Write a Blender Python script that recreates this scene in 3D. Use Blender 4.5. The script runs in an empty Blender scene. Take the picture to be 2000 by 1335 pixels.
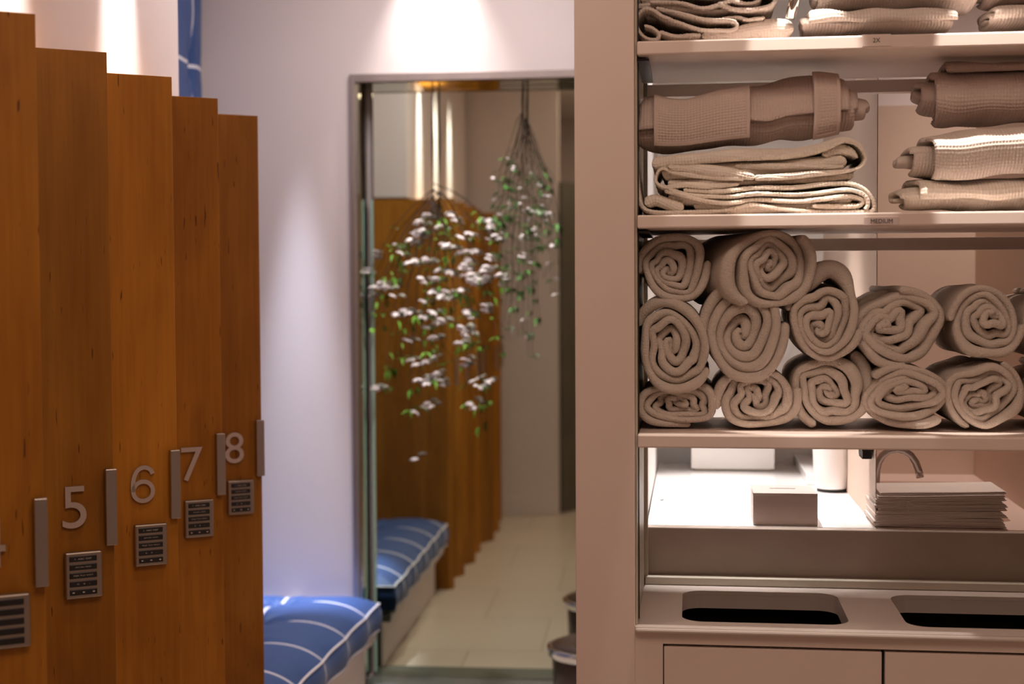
import bpy, bmesh, math, random
import numpy as np
from mathutils import Vector, Matrix
random.seed(7)
rng = np.random.default_rng(11)
C = bpy.context.scene
COL = C.collection
R = math.radians
PI = math.pi

# ------------------------------------------------------------------ camera
FPX = 50.0 / 36.0 * 2000.0
CAM = Vector((0, 0, 1.5))
YAW, PITCH, ROLL = R(7.2), R(2.16), R(0.29)
fw = Vector((-math.sin(YAW), math.cos(YAW), 0))
rt = Vector((math.cos(YAW), math.sin(YAW), 0))
up = Vector((0, 0, 1))
f1 = fw * math.cos(PITCH) - up * math.sin(PITCH)
u1 = up * math.cos(PITCH) + fw * math.sin(PITCH)
r2 = rt * math.cos(ROLL) - u1 * math.sin(ROLL)
u2 = u1 * math.cos(ROLL) + rt * math.sin(ROLL)
cam_d = bpy.data.cameras.new('camera')
cam = bpy.data.objects.new('camera', cam_d)
COL.objects.link(cam)
cam.matrix_world = Matrix(((r2.x, u2.x, -f1.x, CAM.x), (r2.y, u2.y, -f1.y, CAM.y), (r2.z, u2.z, -f1.z, CAM.z), (0, 0, 0, 1)))
cam_d.lens = 50
cam_d.sensor_width = 36
cam_d.clip_start = 0.05
cam_d.dof.use_dof = True
cam_d.dof.focus_distance = 2.85
cam_d.dof.aperture_fstop = 2.8
C.camera = cam
C.view_settings.view_transform = 'Standard'
C.view_settings.look = 'None'
C.view_settings.gamma = 1
C.view_settings.exposure = 0.0
C.cycles.max_bounces = 10
C.cycles.glossy_bounces = 6
C.cycles.caustics_reflective = False

# ------------------------------------------------------------------ world and lights
W = bpy.data.worlds.new('world'); C.world = W
W.use_nodes = True
W.node_tree.nodes['Background'].inputs[0].default_value = (1.0, 0.80, 0.70, 1)
W.node_tree.nodes['Background'].inputs[1].default_value = 0.12

def lamp(kind, name, loc, energy, color, target=None, size=0.1, spot=None, blend=0.5, size_y=None):
    d = bpy.data.lights.new(name, kind)
    d.energy = energy; d.color = color
    if kind == 'AREA':
        d.size = size
        if size_y: d.shape = 'RECTANGLE'; d.size_y = size_y
    else:
        d.shadow_soft_size = size
    if kind == 'SPOT':
        d.spot_size = R(spot); d.spot_blend = blend
    o = bpy.data.objects.new(name, d); COL.objects.link(o)
    o.location = loc
    t = Vector(target) if target else Vector((loc[0], loc[1], loc[2] - 1))
    o.rotation_euler = (t - Vector(loc)).to_track_quat('-Z', 'Y').to_euler()
    return o

WARM = (1.0, 0.80, 0.66)
PINK = (1.0, 0.86, 0.80)
COOL = (0.74, 0.80, 1.0)
# downlights that wash the walls
lamp('SPOT', 'downlight_mirror_wall', (-0.93, 5.04, 2.93), 85, (1.0, 0.90, 0.86), (-0.91, 5.15, 1.6), 0.03, 58, 1.0)
for _y in (3.24, 2.66, 2.08):
    lamp('SPOT', 'downlight_locker_wall', (-1.25, _y, 2.93), 480, (1.0, 0.93, 0.88), (-1.335, _y, 2.0), 0.02, 19, 1.0)
lamp('SPOT', 'downlight_bench', (-1.43, 4.98, 2.90), 650, COOL, (-1.45, 5.03, 0.3), 0.03, 17, 0.9)
lamp('SPOT', 'fill_branches', (-0.75, 4.55, 2.92), 60, (1.0, 0.93, 0.88), (-0.75, 5.2, 1.45), 0.03, 36, 0.7)  # extra spot added to brighten the blossoms
lamp('SPOT', 'downlight_aisle', (-0.62, 3.9, 2.92), 60, (1.0, 0.84, 0.72), (-0.62, 3.9, 0), 0.05, 90, 0.8)
lamp('SPOT', 'downlight_aisle_near', (-0.55, 2.3, 2.92), 20, (1.0, 0.76, 0.58), (-0.55, 2.3, 0), 0.05, 100, 0.9)
lamp('SPOT', 'downlight_robes', (0.52, 2.33, 2.92), 170, (1.0, 0.90, 0.82), (0.51, 2.65, 1.735), 0.008, 9.5, 0.15)
lamp('SPOT', 'downlight_robes', (0.20, 2.33, 2.92), 150, (1.0, 0.90, 0.82), (0.20, 2.665, 1.66), 0.008, 12, 0.3)
lamp('SPOT', 'downlight_counter', (0.14, 2.52, 2.92), 75, (1.0, 0.90, 0.82), (0.17, 2.60, 0.88), 0.008, 19, 0.15)
lamp('AREA', 'fill_room', (0.1, 0.9, 2.91), 20.5, (1.0, 0.73, 0.58), None, 1.2, size_y=1.2)  # soft area light added as general fill for the room
lamp('AREA', 'fill_bench', (-0.7, 4.2, 2.91), 18, (1.0, 0.89, 0.88), None, 0.8, size_y=0.8)  # added area fill over the bench end, no modelled fixture
# vanity room behind the open shelves
lamp('SPOT', 'downlight_vanity', (-0.01, 3.42, 2.9), 300, (1.0, 0.94, 0.92), (0.08, 3.44, 1.0), 0.03, 32, 0.5)
lamp('SPOT', 'downlight_sink', (0.72, 3.42, 2.9), 75, (1.0, 0.84, 0.75), (0.75, 3.6, 1.3), 0.04, 62, 0.9)

# ------------------------------------------------------------------ projection helpers
def ray(px, py):
    return f1 * FPX + r2 * (px - 1000.0) + u2 * (667.5 - py)
def at_y(px, py, Y):
    d = ray(px, py); return CAM + d * (Y / d.y)
def at_z(px, py, Z):
    d = ray(px, py); return CAM + d * ((Z - CAM.z) / d.z)

# ------------------------------------------------------------------ materials
MATS = {}
def base(name, col, rough=0.6, metal=0.0, spec=0.5):
    m = bpy.data.materials.new(name); m.use_nodes = True
    b = m.node_tree.nodes['Principled BSDF']
    b.inputs['Base Color'].default_value = (*col, 1)
    b.inputs['Roughness'].default_value = rough
    b.inputs['Metallic'].default_value = metal
    b.inputs['Specular IOR Level'].default_value = spec
    MATS[name] = m
    return m, m.node_tree, b
def N(nt, kind, **kw):
    n = nt.nodes.new(kind)
    for k, v in kw.items(): setattr(n, k, v)
    return n
def noisy(name, col, col2, rough=0.6, scale=(5, 5, 5), metal=0.0, bump=0.0, bscale=200, spec=0.5, detail=4, coord='Object', bdist=0.002):
    m, nt, b = base(name, col, rough, metal, spec)
    tc = N(nt, 'ShaderNodeTexCoord'); mp = N(nt, 'ShaderNodeMapping')
    mp.inputs['Scale'].default_value = scale
    nt.links.new(tc.outputs[coord], mp.inputs['Vector'])
    nz = N(nt, 'ShaderNodeTexNoise'); nz.inputs['Scale'].default_value = 1; nz.inputs['Detail'].default_value = detail
    nt.links.new(mp.outputs[0], nz.inputs['Vector'])
    cr = N(nt, 'ShaderNodeValToRGB')
    cr.color_ramp.elements[0].position = 0.3; cr.color_ramp.elements[1].position = 0.7
    cr.color_ramp.elements[0].color = (*col, 1); cr.color_ramp.elements[1].color = (*col2, 1)
    nt.links.new(nz.outputs['Fac'], cr.inputs[0]); nt.links.new(cr.outputs[0], b.inputs['Base Color'])
    if bump:
        n2 = N(nt, 'ShaderNodeTexNoise'); n2.inputs['Scale'].default_value = bscale; n2.inputs['Detail'].default_value = 3
        nt.links.new(tc.outputs[coord], n2.inputs['Vector'])
        bp = N(nt, 'ShaderNodeBump'); bp.inputs['Strength'].default_value = bump; bp.inputs['Distance'].default_value = bdist
        nt.links.new(n2.outputs['Fac'], bp.inputs['Height']); nt.links.new(bp.outputs[0], b.inputs['Normal'])
    return m
M_wall = noisy('painted_wall', (0.78, 0.70, 0.68), (0.80, 0.72, 0.70), 0.7, (3, 3, 3), bump=0.05, bscale=300)
M_white = noisy('white_wall', (0.84, 0.82, 0.80), (0.86, 0.84, 0.82), 0.6, (3, 3, 3))
M_tan = noisy('tan_wall', (0.60, 0.46, 0.37), (0.64, 0.49, 0.40), 0.6, (2, 2, 2))
M_ceil = noisy('ceiling_paint', (0.75, 0.70, 0.66), (0.78, 0.72, 0.68), 0.8)
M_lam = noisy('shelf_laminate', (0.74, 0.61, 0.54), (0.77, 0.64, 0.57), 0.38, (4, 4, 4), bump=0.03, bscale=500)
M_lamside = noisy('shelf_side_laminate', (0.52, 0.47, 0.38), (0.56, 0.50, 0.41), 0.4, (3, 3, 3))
M_counter = noisy('counter_laminate', (0.62, 0.54, 0.49), (0.65, 0.57, 0.52), 0.3, (3, 3, 3))
M_apron = noisy('stone_apron', (0.46, 0.37, 0.31), (0.51, 0.42, 0.35), 0.22, (6, 6, 6), detail=6)
M_vtop = noisy('vanity_top', (0.82, 0.79, 0.77), (0.85, 0.82, 0.80), 0.12, (2, 2, 2))
M_vpink = noisy('sink_top', (0.80, 0.62, 0.54), (0.84, 0.66, 0.58), 0.25, (2, 2, 2))
M_dark = noisy('dark_inside', (0.012, 0.011, 0.010), (0.02, 0.018, 0.016), 0.7)
M_door = noisy('olive_door', (0.10, 0.09, 0.07), (0.13, 0.115, 0.09), 0.5)
M_terry = noisy('terry_cloth', (0.67, 0.58, 0.50), (0.72, 0.63, 0.55), 0.95, (9, 9, 9), bump=0.9, bscale=380, spec=0.1, bdist=0.004)
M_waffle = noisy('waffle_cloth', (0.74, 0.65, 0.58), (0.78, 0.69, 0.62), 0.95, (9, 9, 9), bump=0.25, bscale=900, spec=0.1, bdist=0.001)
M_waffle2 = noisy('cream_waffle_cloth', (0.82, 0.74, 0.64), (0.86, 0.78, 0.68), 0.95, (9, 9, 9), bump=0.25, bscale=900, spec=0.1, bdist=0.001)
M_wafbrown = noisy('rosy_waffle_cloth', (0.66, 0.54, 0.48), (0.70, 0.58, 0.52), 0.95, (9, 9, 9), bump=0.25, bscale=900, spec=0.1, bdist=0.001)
M_paper = noisy('folded_cotton', (0.78, 0.68, 0.62), (0.82, 0.72, 0.66), 0.9, (20, 20, 20), bump=0.2, bscale=600)
M_steel, nt_, _b = base('brushed_steel', (0.42, 0.38, 0.35), 0.3, 1.0)
M_numeral, nt_, _b = base('numeral_metal', (0.66, 0.58, 0.54), 0.4, 1.0)
M_padm, nt_, _b = base('keypad_metal', (0.36, 0.31, 0.27), 0.4, 1.0)
M_chrome, nt_, _b = base('chrome', (0.82, 0.82, 0.82), 0.12, 1.0)
M_faucet, nt_, _b = base('faucet_steel', (0.50, 0.46, 0.44), 0.22, 1.0)
M_frame = noisy('mirror_frame_metal', (0.40, 0.35, 0.33), (0.46, 0.40, 0.38), 0.35, (20, 20, 2), metal=0.8)
M_black, nt_, _b = base('black_keys', (0.012, 0.011, 0.012), 0.35)
M_ink, nt_, _b = base('black_ink', (0.02, 0.018, 0.018), 0.7)
M_mark, nt_, _b = base('key_legend', (0.55, 0.50, 0.46), 0.6)
M_tag, nt_, _b = base('label_strip', (0.62, 0.50, 0.46), 0.35)
M_mirror, nt_, _b = base('mirror_glass', (0.70, 0.74, 0.62), 0.015, 1.0)
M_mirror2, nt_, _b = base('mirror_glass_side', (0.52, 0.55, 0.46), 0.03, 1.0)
M_edge, nt_, _b = base('green_strip', (0.42, 0.66, 0.55), 0.2)
M_niche, nt_, _b = base('dark_niche_floor', (0.14, 0.16, 0.14), 0.2)
M_box, nt_, _b = base('box_cover', (0.60, 0.50, 0.46), 0.35)
M_ceramic, nt_, _b = base('white_ceramic', (0.85, 0.80, 0.78), 0.35)
M_stem, nt_, _b = base('stem_bark', (0.045, 0.03, 0.02), 0.8)
M_leaf = noisy('leaf_green', (0.10, 0.34, 0.03), (0.24, 0.52, 0.06), 0.55, (30, 30, 30))
M_leaf2 = noisy('leaf_dark', (0.06, 0.20, 0.04), (0.12, 0.32, 0.06), 0.55, (30, 30, 30))
M_petal = noisy('white_petals', (0.86, 0.80, 0.80), (0.92, 0.86, 0.84), 0.7, (30, 30, 30))
M_bin = noisy('dark_bin', (0.055, 0.038, 0.032), (0.075, 0.05, 0.042), 0.25)
M_piping, nt_, _b = base('white_piping', (0.85, 0.83, 0.86), 0.7)

def wood_mat():
    m, nt, b = base('maple_veneer', (0.5, 0.2, 0.04), 0.5, 0.0, 0.3)
    tc = N(nt, 'ShaderNodeTexCoord')
    oi = N(nt, 'ShaderNodeObjectInfo')
    ad = N(nt, 'ShaderNodeVectorMath', operation='ADD')
    nt.links.new(tc.outputs['Object'], ad.inputs[0])
    ml = N(nt, 'ShaderNodeVectorMath', operation='SCALE'); ml.inputs[0].default_value = (7.3, 5.1, 9.7)
    nt.links.new(oi.outputs['Random'], ml.inputs['Scale']); nt.links.new(ml.outputs[0], ad.inputs[1])
    def nz(sc, detail, dist=0.0):
        mp = N(nt, 'ShaderNodeMapping'); mp.inputs['Scale'].default_value = sc
        nt.links.new(ad.outputs[0], mp.inputs['Vector'])
        n = N(nt, 'ShaderNodeTexNoise'); n.inputs['Scale'].default_value = 1; n.inputs['Detail'].default_value = detail
        n.inputs['Distortion'].default_value = dist
        nt.links.new(mp.outputs[0], n.inputs['Vector']); return n
    big = nz((7, 7, 1.6), 3, 0.6)
    fine = nz((110, 110, 4), 3)
    fleck = nz((150, 150, 16), 1)
    knot = nz((5, 5, 2.2), 2, 1.2)
    cr = N(nt, 'ShaderNodeValToRGB')
    e = cr.color_ramp.elements
    e[0].position = 0.3; e[0].color = (0.29, 0.108, 0.005, 1)
    e[1].position = 0.72; e[1].color = (0.45, 0.185, 0.016, 1)
    nt.links.new(big.outputs['Fac'], cr.inputs[0])
    mx = N(nt, 'ShaderNodeMixRGB', blend_type='MULTIPLY'); mx.inputs[0].default_value = 0.45
    c2 = N(nt, 'ShaderNodeValToRGB'); c2.color_ramp.elements[0].position = 0.3; c2.color_ramp.elements[1].position = 0.65
    c2.color_ramp.elements[0].color = (0.68, 0.60, 0.5, 1); c2.color_ramp.elements[1].color = (1, 1, 1, 1)
    nt.links.new(fine.outputs['Fac'], c2.inputs[0])
    nt.links.new(cr.outputs[0], mx.inputs[1]); nt.links.new(c2.outputs[0], mx.inputs[2])
    # dark mineral flecks
    c3 = N(nt, 'ShaderNodeValToRGB'); c3.color_ramp.elements[0].position = 0.235; c3.color_ramp.elements[1].position = 0.29
    c3.color_ramp.elements[0].color = (0.25, 0.16, 0.12, 1); c3.color_ramp.elements[1].color = (1, 1, 1, 1)
    nt.links.new(fleck.outputs['Fac'], c3.inputs[0])
    m3 = N(nt, 'ShaderNodeMixRGB', blend_type='MULTIPLY'); m3.inputs[0].default_value = 0.9
    nt.links.new(mx.outputs[0], m3.inputs[1]); nt.links.new(c3.outputs[0], m3.inputs[2])
    c4 = N(nt, 'ShaderNodeValToRGB'); c4.color_ramp.elements[0].position = 0.60; c4.color_ramp.elements[1].position = 0.8
    c4.color_ramp.elements[0].color = (1, 1, 1, 1); c4.color_ramp.elements[1].color = (0.66, 0.55, 0.48, 1)
    nt.links.new(knot.outputs['Fac'], c4.inputs[0])
    m4 = N(nt, 'ShaderNodeMixRGB', blend_type='MULTIPLY'); m4.inputs[0].default_value = 0.8
    nt.links.new(m3.outputs[0], m4.inputs[1]); nt.links.new(c4.outputs[0], m4.inputs[2])
    mr = N(nt, 'ShaderNodeMapRange'); mr.inputs['To Min'].default_value = 0.78; mr.inputs['To Max'].default_value = 1.25
    nt.links.new(oi.outputs['Random'], mr.inputs['Value'])
    sc = N(nt, 'ShaderNodeVectorMath', operation='SCALE')
    nt.links.new(m4.outputs[0], sc.inputs[0]); nt.links.new(mr.outputs[0], sc.inputs['Scale'])
    nt.links.new(sc.outputs[0], b.inputs['Base Color'])
    return m
M_wood = wood_mat()

def floor_mat():
    m, nt, b = base('beige_floor_tile', (0.6, 0.5, 0.4), 0.3)
    tc = N(nt, 'ShaderNodeTexCoord')
    br = N(nt, 'ShaderNodeTexBrick'); br.offset = 0.5
    br.inputs['Scale'].default_value = 1
    br.inputs['Brick Width'].default_value = 0.6; br.inputs['Row Height'].default_value = 0.6
    br.inputs['Mortar Size'].default_value = 0.004
    br.inputs['Color1'].default_value = (0.62, 0.53, 0.44, 1); br.inputs['Color2'].default_value = (0.58, 0.50, 0.41, 1)
    br.inputs['Mortar'].default_value = (0.42, 0.36, 0.30, 1)
    nt.links.new(tc.outputs['Object'], br.inputs['Vector'])
    nt.links.new(br.outputs['Color'], b.inputs['Base Color'])
    return m
M_floor = floor_mat()

SP = 0.30
SPX = 0.36
def plaid_mat():
    m, nt, b = base('blue_windowpane_fabric', (0.03, 0.08, 0.25), 0.6)
    tc = N(nt, 'ShaderNodeTexCoord'); sx = N(nt, 'ShaderNodeSeparateXYZ')
    nt.links.new(tc.outputs['Object'], sx.inputs[0])
    def line(out, off, sp):
        a = N(nt, 'ShaderNodeMath', operation='ADD'); a.inputs[1].default_value = off + 10 * sp
        nt.links.new(out, a.inputs[0])
        q = N(nt, 'ShaderNodeMath', operation='PINGPONG'); q.inputs[1].default_value = sp / 2
        nt.links.new(a.outputs[0], q.inputs[0])
        l = N(nt, 'ShaderNodeMath', operation='LESS_THAN'); l.inputs[1].default_value = 0.0065
        nt.links.new(q.outputs[0], l.inputs[0]); return l
    lx = line(sx.outputs['X'], 0.0, SPX); ly = line(sx.outputs['Y'], 0.0, SP)
    mxm = N(nt, 'ShaderNodeMath', operation='MAXIMUM')
    nt.links.new(lx.outputs[0], mxm.inputs[0]); nt.links.new(ly.outputs[0], mxm.inputs[1])
    mix = N(nt, 'ShaderNodeMixRGB')
    mix.inputs[1].default_value = (0.030, 0.080, 0.25, 1); mix.inputs[2].default_value = (0.75, 0.74, 0.80, 1)
    nt.links.new(mxm.outputs[0], mix.inputs[0])
    nt.links.new(mix.outputs[0], b.inputs['Base Color'])
    b.inputs['Sheen Weight'].default_value = 0.08
    nz = N(nt, 'ShaderNodeTexNoise'); nz.inputs['Scale'].default_value = 260
    nt.links.new(tc.outputs['Object'], nz.inputs['Vector'])
    bp = N(nt, 'ShaderNodeBump'); bp.inputs['Strength'].default_value = 0.2; bp.inputs['Distance'].default_value = 0.002
    nt.links.new(nz.outputs['Fac'], bp.inputs['Height']); nt.links.new(bp.outputs[0], b.inputs['Normal'])
    return m
M_plaid = plaid_mat()

# ------------------------------------------------------------------ mesh helpers
def link(name, me, mat, parent=None, smooth=False, loc=None):
    o = bpy.data.objects.new(name, me); COL.objects.link(o)
    if mat and not me.materials: me.materials.append(mat)
    if smooth:
        me.polygons.foreach_set('use_smooth', [True] * len(me.polygons))
    if parent: o.parent = parent
    if loc: o.location = loc
    return o
def tag(o, label, cat, group=None):
    o['label'] = label; o['category'] = cat
    if group: o['group'] = group
    return o
def thing(name, label, cat, loc=(0, 0, 0), rz=0, group=None):
    o = bpy.data.objects.new(name, None); COL.objects.link(o)
    o.location = loc; o.rotation_euler = (0, 0, rz)
    o.empty_display_size = 0.05
    return tag(o, label, cat, group)
def add_box(bm, x0, x1, y0, y1, z0, z1, bev=0.0):
    vs = [bm.verts.new(p) for p in ((x0, y0, z0), (x1, y0, z0), (x1, y1, z0), (x0, y1, z0), (x0, y0, z1), (x1, y0, z1), (x1, y1, z1), (x0, y1, z1))]
    fs = [bm.faces.new([vs[i] for i in q]) for q in ((3, 2, 1, 0), (4, 5, 6, 7), (0, 1, 5, 4), (1, 2, 6, 5), (2, 3, 7, 6), (3, 0, 4, 7))]
    if bev:
        es = list({e for f in fs for e in f.edges})
        bmesh.ops.bevel(bm, geom=es, offset=bev, segments=2, affect='EDGES', profile=0.5)
def to_mesh(bm, name='m'):
    bmesh.ops.recalc_face_normals(bm, faces=bm.faces)
    me = bpy.data.meshes.new(name); bm.to_mesh(me); bm.free(); return me
def boxes(name, lst, mat, parent=None, bev=0.0, kind=None, smooth=False):
    bm = bmesh.new()
    for b in lst: add_box(bm, *b, bev=bev)
    o = link(name, to_mesh(bm), mat, parent, smooth)
    if kind: o['kind'] = kind
    return o
def prism(bm, pts, z0, z1):
    lo = [bm.verts.new((p[0], p[1], z0)) for p in pts]; hi = [bm.verts.new((p[0], p[1], z1)) for p in pts]
    bm.faces.new(lo[::-1]); bm.faces.new(hi)
    n = len(pts)
    for i in range(n): bm.faces.new((lo[i], lo[(i + 1) % n], hi[(i + 1) % n], hi[i]))
def tube(bm, pts, r, n=8, cap=True):
    pts = [Vector(p) for p in pts]
    rs = r if isinstance(r, (list, tuple)) else [r] * len(pts)
    rings = []
    ref = Vector((0.13, 0.9, 0.31))
    for i, p in enumerate(pts):
        t = (pts[min(i + 1, len(pts) - 1)] - pts[max(i - 1, 0)]).normalized()
        a = t.cross(ref)
        if a.length < 1e-3: a = t.cross(Vector((1, 0, 0)))
        a.normalize(); b = t.cross(a)
        rings.append([bm.verts.new(p + (a * math.cos(2 * PI * k / n) + b * math.sin(2 * PI * k / n)) * rs[i]) for k in range(n)])
    for i in range(len(rings) - 1):
        for k in range(n): bm.faces.new((rings[i][k], rings[i][(k + 1) % n], rings[i + 1][(k + 1) % n], rings[i + 1][k]))
    if cap: bm.faces.new(rings[0][::-1]); bm.faces.new(rings[-1])
def lathe(bm, prof, cx, cy, n=40):
    rings = [[bm.verts.new((cx + r * math.cos(2 * PI * k / n), cy + r * math.sin(2 * PI * k / n), z)) for k in range(n)] for r, z in prof]
    for i in range(len(rings) - 1):
        for k in range(n): bm.faces.new((rings[i][k], rings[i][(k + 1) % n], rings[i + 1][(k + 1) % n], rings[i + 1][k]))
    bm.faces.new(rings[0][::-1]); bm.faces.new(rings[-1])
def curve_mesh(cu, shift_center=True):
    o = bpy.data.objects.new('tmp', cu); COL.objects.link(o)
    dg = bpy.context.evaluated_depsgraph_get(); dg.update()
    me = bpy.data.meshes.new_from_object(o.evaluated_get(dg))
    bpy.data.objects.remove(o)
    return me
def text_mesh(s, height, ext, wscale=1.0):
    cu = bpy.data.curves.new('t', 'FONT'); cu.body = s; cu.size = 1; cu.extrude = 0.0
    cu.resolution_u = 6
    cu.extrude = 0.5
    me = curve_mesh(cu)
    n = len(me.vertices); co = np.empty(n * 3); me.vertices.foreach_get('co', co); co = co.reshape(-1, 3)
    mn = co.min(0); mxx = co.max(0); sc = height / (mxx[1] - mn[1])
    co = (co - (mn + mxx) / 2) * [sc * wscale, sc, ext]
    out = np.empty_like(co); out[:, 0] = co[:, 0]; out[:, 1] = -co[:, 2]; out[:, 2] = co[:, 1]   # upright, facing -y
    me.vertices.foreach_set('co', out.ravel()); me.update()
    me.materials.clear()
    return me
def grid_mesh(P, closed=True, capu=True):
    """P[nu,nj,3]; closed in j; ends capped."""
    nu, nj = P.shape[:2]
    idx = np.arange(nu * nj).reshape(nu, nj)
    jn = np.roll(idx, -1, axis=1) if closed else idx[:, 1:]
    a = idx if closed else idx[:, :-1]
    q = np.stack([a[:-1], jn[:-1], jn[1:], a[1:]], -1).reshape(-1, 4)
    faces_n = len(q)
    loops = q.ravel()
    starts = np.arange(faces_n) * 4; tot = np.full(faces_n, 4)
    if capu and closed:
        loops = np.concatenate([loops, idx[0][::-1], idx[-1]])
        starts = np.concatenate([starts, [faces_n * 4, faces_n * 4 + nj]]); tot = np.concatenate([tot, [nj, nj]])
    me = bpy.data.meshes.new('m')
    me.vertices.add(nu * nj); me.vertices.foreach_set('co', P.reshape(-1).astype(np.float32))
    me.loops.add(len(loops)); me.loops.foreach_set('vertex_index', loops.astype(np.int32))
    me.polygons.add(len(starts)); me.polygons.foreach_set('loop_start', starts.astype(np.int32))
    me.polygons.foreach_set('loop_total', tot.astype(np.int32))
    me.update(calc_edges=True); me.validate()
    bm = bmesh.new(); bm.from_mesh(me); bmesh.ops.recalc_face_normals(bm, faces=bm.faces); bm.to_mesh(me); bm.free()
    return me
def join_meshes(ms):
    bm = bmesh.new()
    for m in ms: bm.from_mesh(m)
    me = bpy.data.meshes.new('m'); bm.to_mesh(me); bm.free(); return me
def smooth_path(pts, step, extra=None):
    """Catmull-Rom through pts, resampled at given step; extra = per-point values interpolated too."""
    p = np.array(pts, float)
    if extra is not None: p = np.column_stack([p, np.array(extra, float)])
    q = np.vstack([2 * p[0] - p[1], p, 2 * p[-1] - p[-2]])
    out = []
    for i in range(1, len(q) - 2):
        t = np.linspace(0, 1, 24, endpoint=False)[:, None]
        out.append(0.5 * ((2 * q[i]) + (-q[i - 1] + q[i + 1]) * t + (2 * q[i - 1] - 5 * q[i] + 4 * q[i + 1] - q[i + 2]) * t ** 2 + (-q[i - 1] + 3 * q[i] - 3 * q[i + 1] + q[i + 2]) * t ** 3))
    out.append(q[-2:-1])
    c = np.vstack(out)
    d = np.concatenate([[0], np.cumsum(np.linalg.norm(np.diff(c[:, :2], axis=0), axis=1))])
    s = np.linspace(0, d[-1], max(4, int(d[-1] / step)))
    return np.column_stack([np.interp(s, d, c[:, k]) for k in range(c.shape[1])])
CELL = 0.0058
def waffle(a, b):
    return np.abs(np.sin(PI * a / CELL)) * np.abs(np.sin(PI * b / CELL))
def ribbon(path, th, s0, s1, svals, place, waf=0.0, wafmask=None, lump=0.0, seed=0, both=True):
    """Sweep a cloth layer of thickness th along path (a,b); cloth width runs along s.
    s0,s1: arrays of start/end per path sample; svals: 0..1 parameters along the width."""
    n = len(path)
    th = np.broadcast_to(np.asarray(th, float), (n,)).copy()
    s0 = np.broadcast_to(np.asarray(s0, float), (n,)); s1 = np.broadcast_to(np.asarray(s1, float), (n,))
    t = np.gradient(path[:, :2], axis=0); t /= np.linalg.norm(t, axis=1)[:, None] + 1e-9
    nrm = np.column_stack([-t[:, 1], t[:, 0]])
    arc = np.concatenate([[0], np.cumsum(np.linalg.norm(np.diff(path[:, :2], axis=0), axis=1))])
    # rounded ends of the strip
    e = np.clip(np.minimum(arc, arc[-1] - arc) / (th * 0.5 + 1e-6), 0, 1)
    th = th * np.sqrt(np.clip(1 - (1 - e) ** 2, 0.02, 1))
    half = th / 2
    L = (s1 - s0)
    rows = []       # offset(n), s, perimeter coordinate
    capn = max(4, int(PI * float(half.max()) / (0.0016 if waf else 0.004)))
    for v in svals:
        s = s0 + half + v * (L - 2 * half); rows.append((half, s, s))
    ps = s1
    for k in range(1, capn):
        a = PI * k / capn
        rows.append((half * np.cos(a), s1 - half + half * np.sin(a), s1 - half + half * a))
    inner = svals[::-1] if both else [svals[-1], 0.5, svals[0]]
    for v in inner:
        s = s0 + half + v * (L - 2 * half); rows.append((-half, s, s))
    for k in range(1, capn):
        a = PI - PI * k / capn
        rows.append((half * np.cos(a), s0 + half - half * np.sin(a), s0 + half - half * (PI - a) * 1.0 + 0 * a))
    nj = len(rows)
    A = np.empty((n, nj)); B = np.empty((n, nj)); S = np.empty((n, nj))
    g = np.random.default_rng(seed)
    ph = g.uniform(0, 6.28, 8); kk = g.uniform(25, 75, 8)
    for j, (off, s, per) in enumerate(rows):
        o = off.copy() if hasattr(off, 'copy') else off
        if waf:
            w = waffle(arc, per) * waf
            if wafmask is not None: w = w * wafmask
            sg = np.sign(o); sg[sg == 0] = 1
            mag = np.abs(o) - w * np.clip(np.abs(o) / (half + 1e-6), 0, 1)
            ss = s
            front = np.abs(o) < half * 0.9
            o = sg * mag
            # sink the cells on the rounded front too
            dirs = np.sqrt(np.clip(1 - (np.abs(off) / (half + 1e-6)) ** 2, 0, 1))
            s = np.where(s < (s0 + s1) / 2, s + w * dirs, s - w * dirs)
        A[:, j] = path[:, 0] + nrm[:, 0] * o; B[:, j] = path[:, 1] + nrm[:, 1] * o; S[:, j] = s
    if lump:
        da = sum(np.sin(kk[i] * A + kk[(i + 3) % 8] * S + ph[i]) for i in range(4)) * lump / 4
        db = sum(np.sin(kk[i] * B + kk[(i + 2) % 8] * S + kk[(i + 1) % 8] * 0.6 * A + ph[i]) for i in range(4, 8)) * lump / 4
        A = A + da; B = B + db
    P = place(A, B, S)
    return grid_mesh(np.stack(P, -1))

# ================================================================== the setting
YW = 5.15            # face of the far wall
YM = 5.29            # mirror at the back of its recess
XA = -1.88           # alcove wall behind the bench
ZT0 = 1.953
XL = -1.34           # wall above the lockers
ZC = 2.94
floor = boxes('floor', [(-2.1, 2.2, -1.6, 5.8, -0.1, 0.0)], M_floor, kind='structure')
boxes('ceiling', [(-2.1, 2.2, -1.6, 5.8, ZC, ZC + 0.1)], M_ceil, kind='structure')
mL = at_y(689, 700, YW).x; mR = at_y(1215, 700, YW).x
mT = at_y(900, 141, YW).z
boxes('wall_far', [(XA - 0.1, mL, YW, YW + 0.3, 0, ZC), (mR, 2.1, YW, YW + 0.3, 0, ZC), (mL, mR, YW, YW + 0.3, mT, ZC), (mL - 0.1, mR + 0.1, YM + 0.03, YM + 0.1, 0, ZC)], M_wall, kind='structure')
YC = 4.04            # where the locker wall stops and the bench alcove begins
boxes('wall_left', [(-2.0, XL, 1.3, 3.63, ZT0, ZC), (-2.0, XA, 1.3, 3.63, 0, ZT0)], M_wall, kind='structure')
boxes('wall_alcove', [(-2.0, XA, 3.64, YW, 0, ZC)], M_wall, kind='structure')
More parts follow.
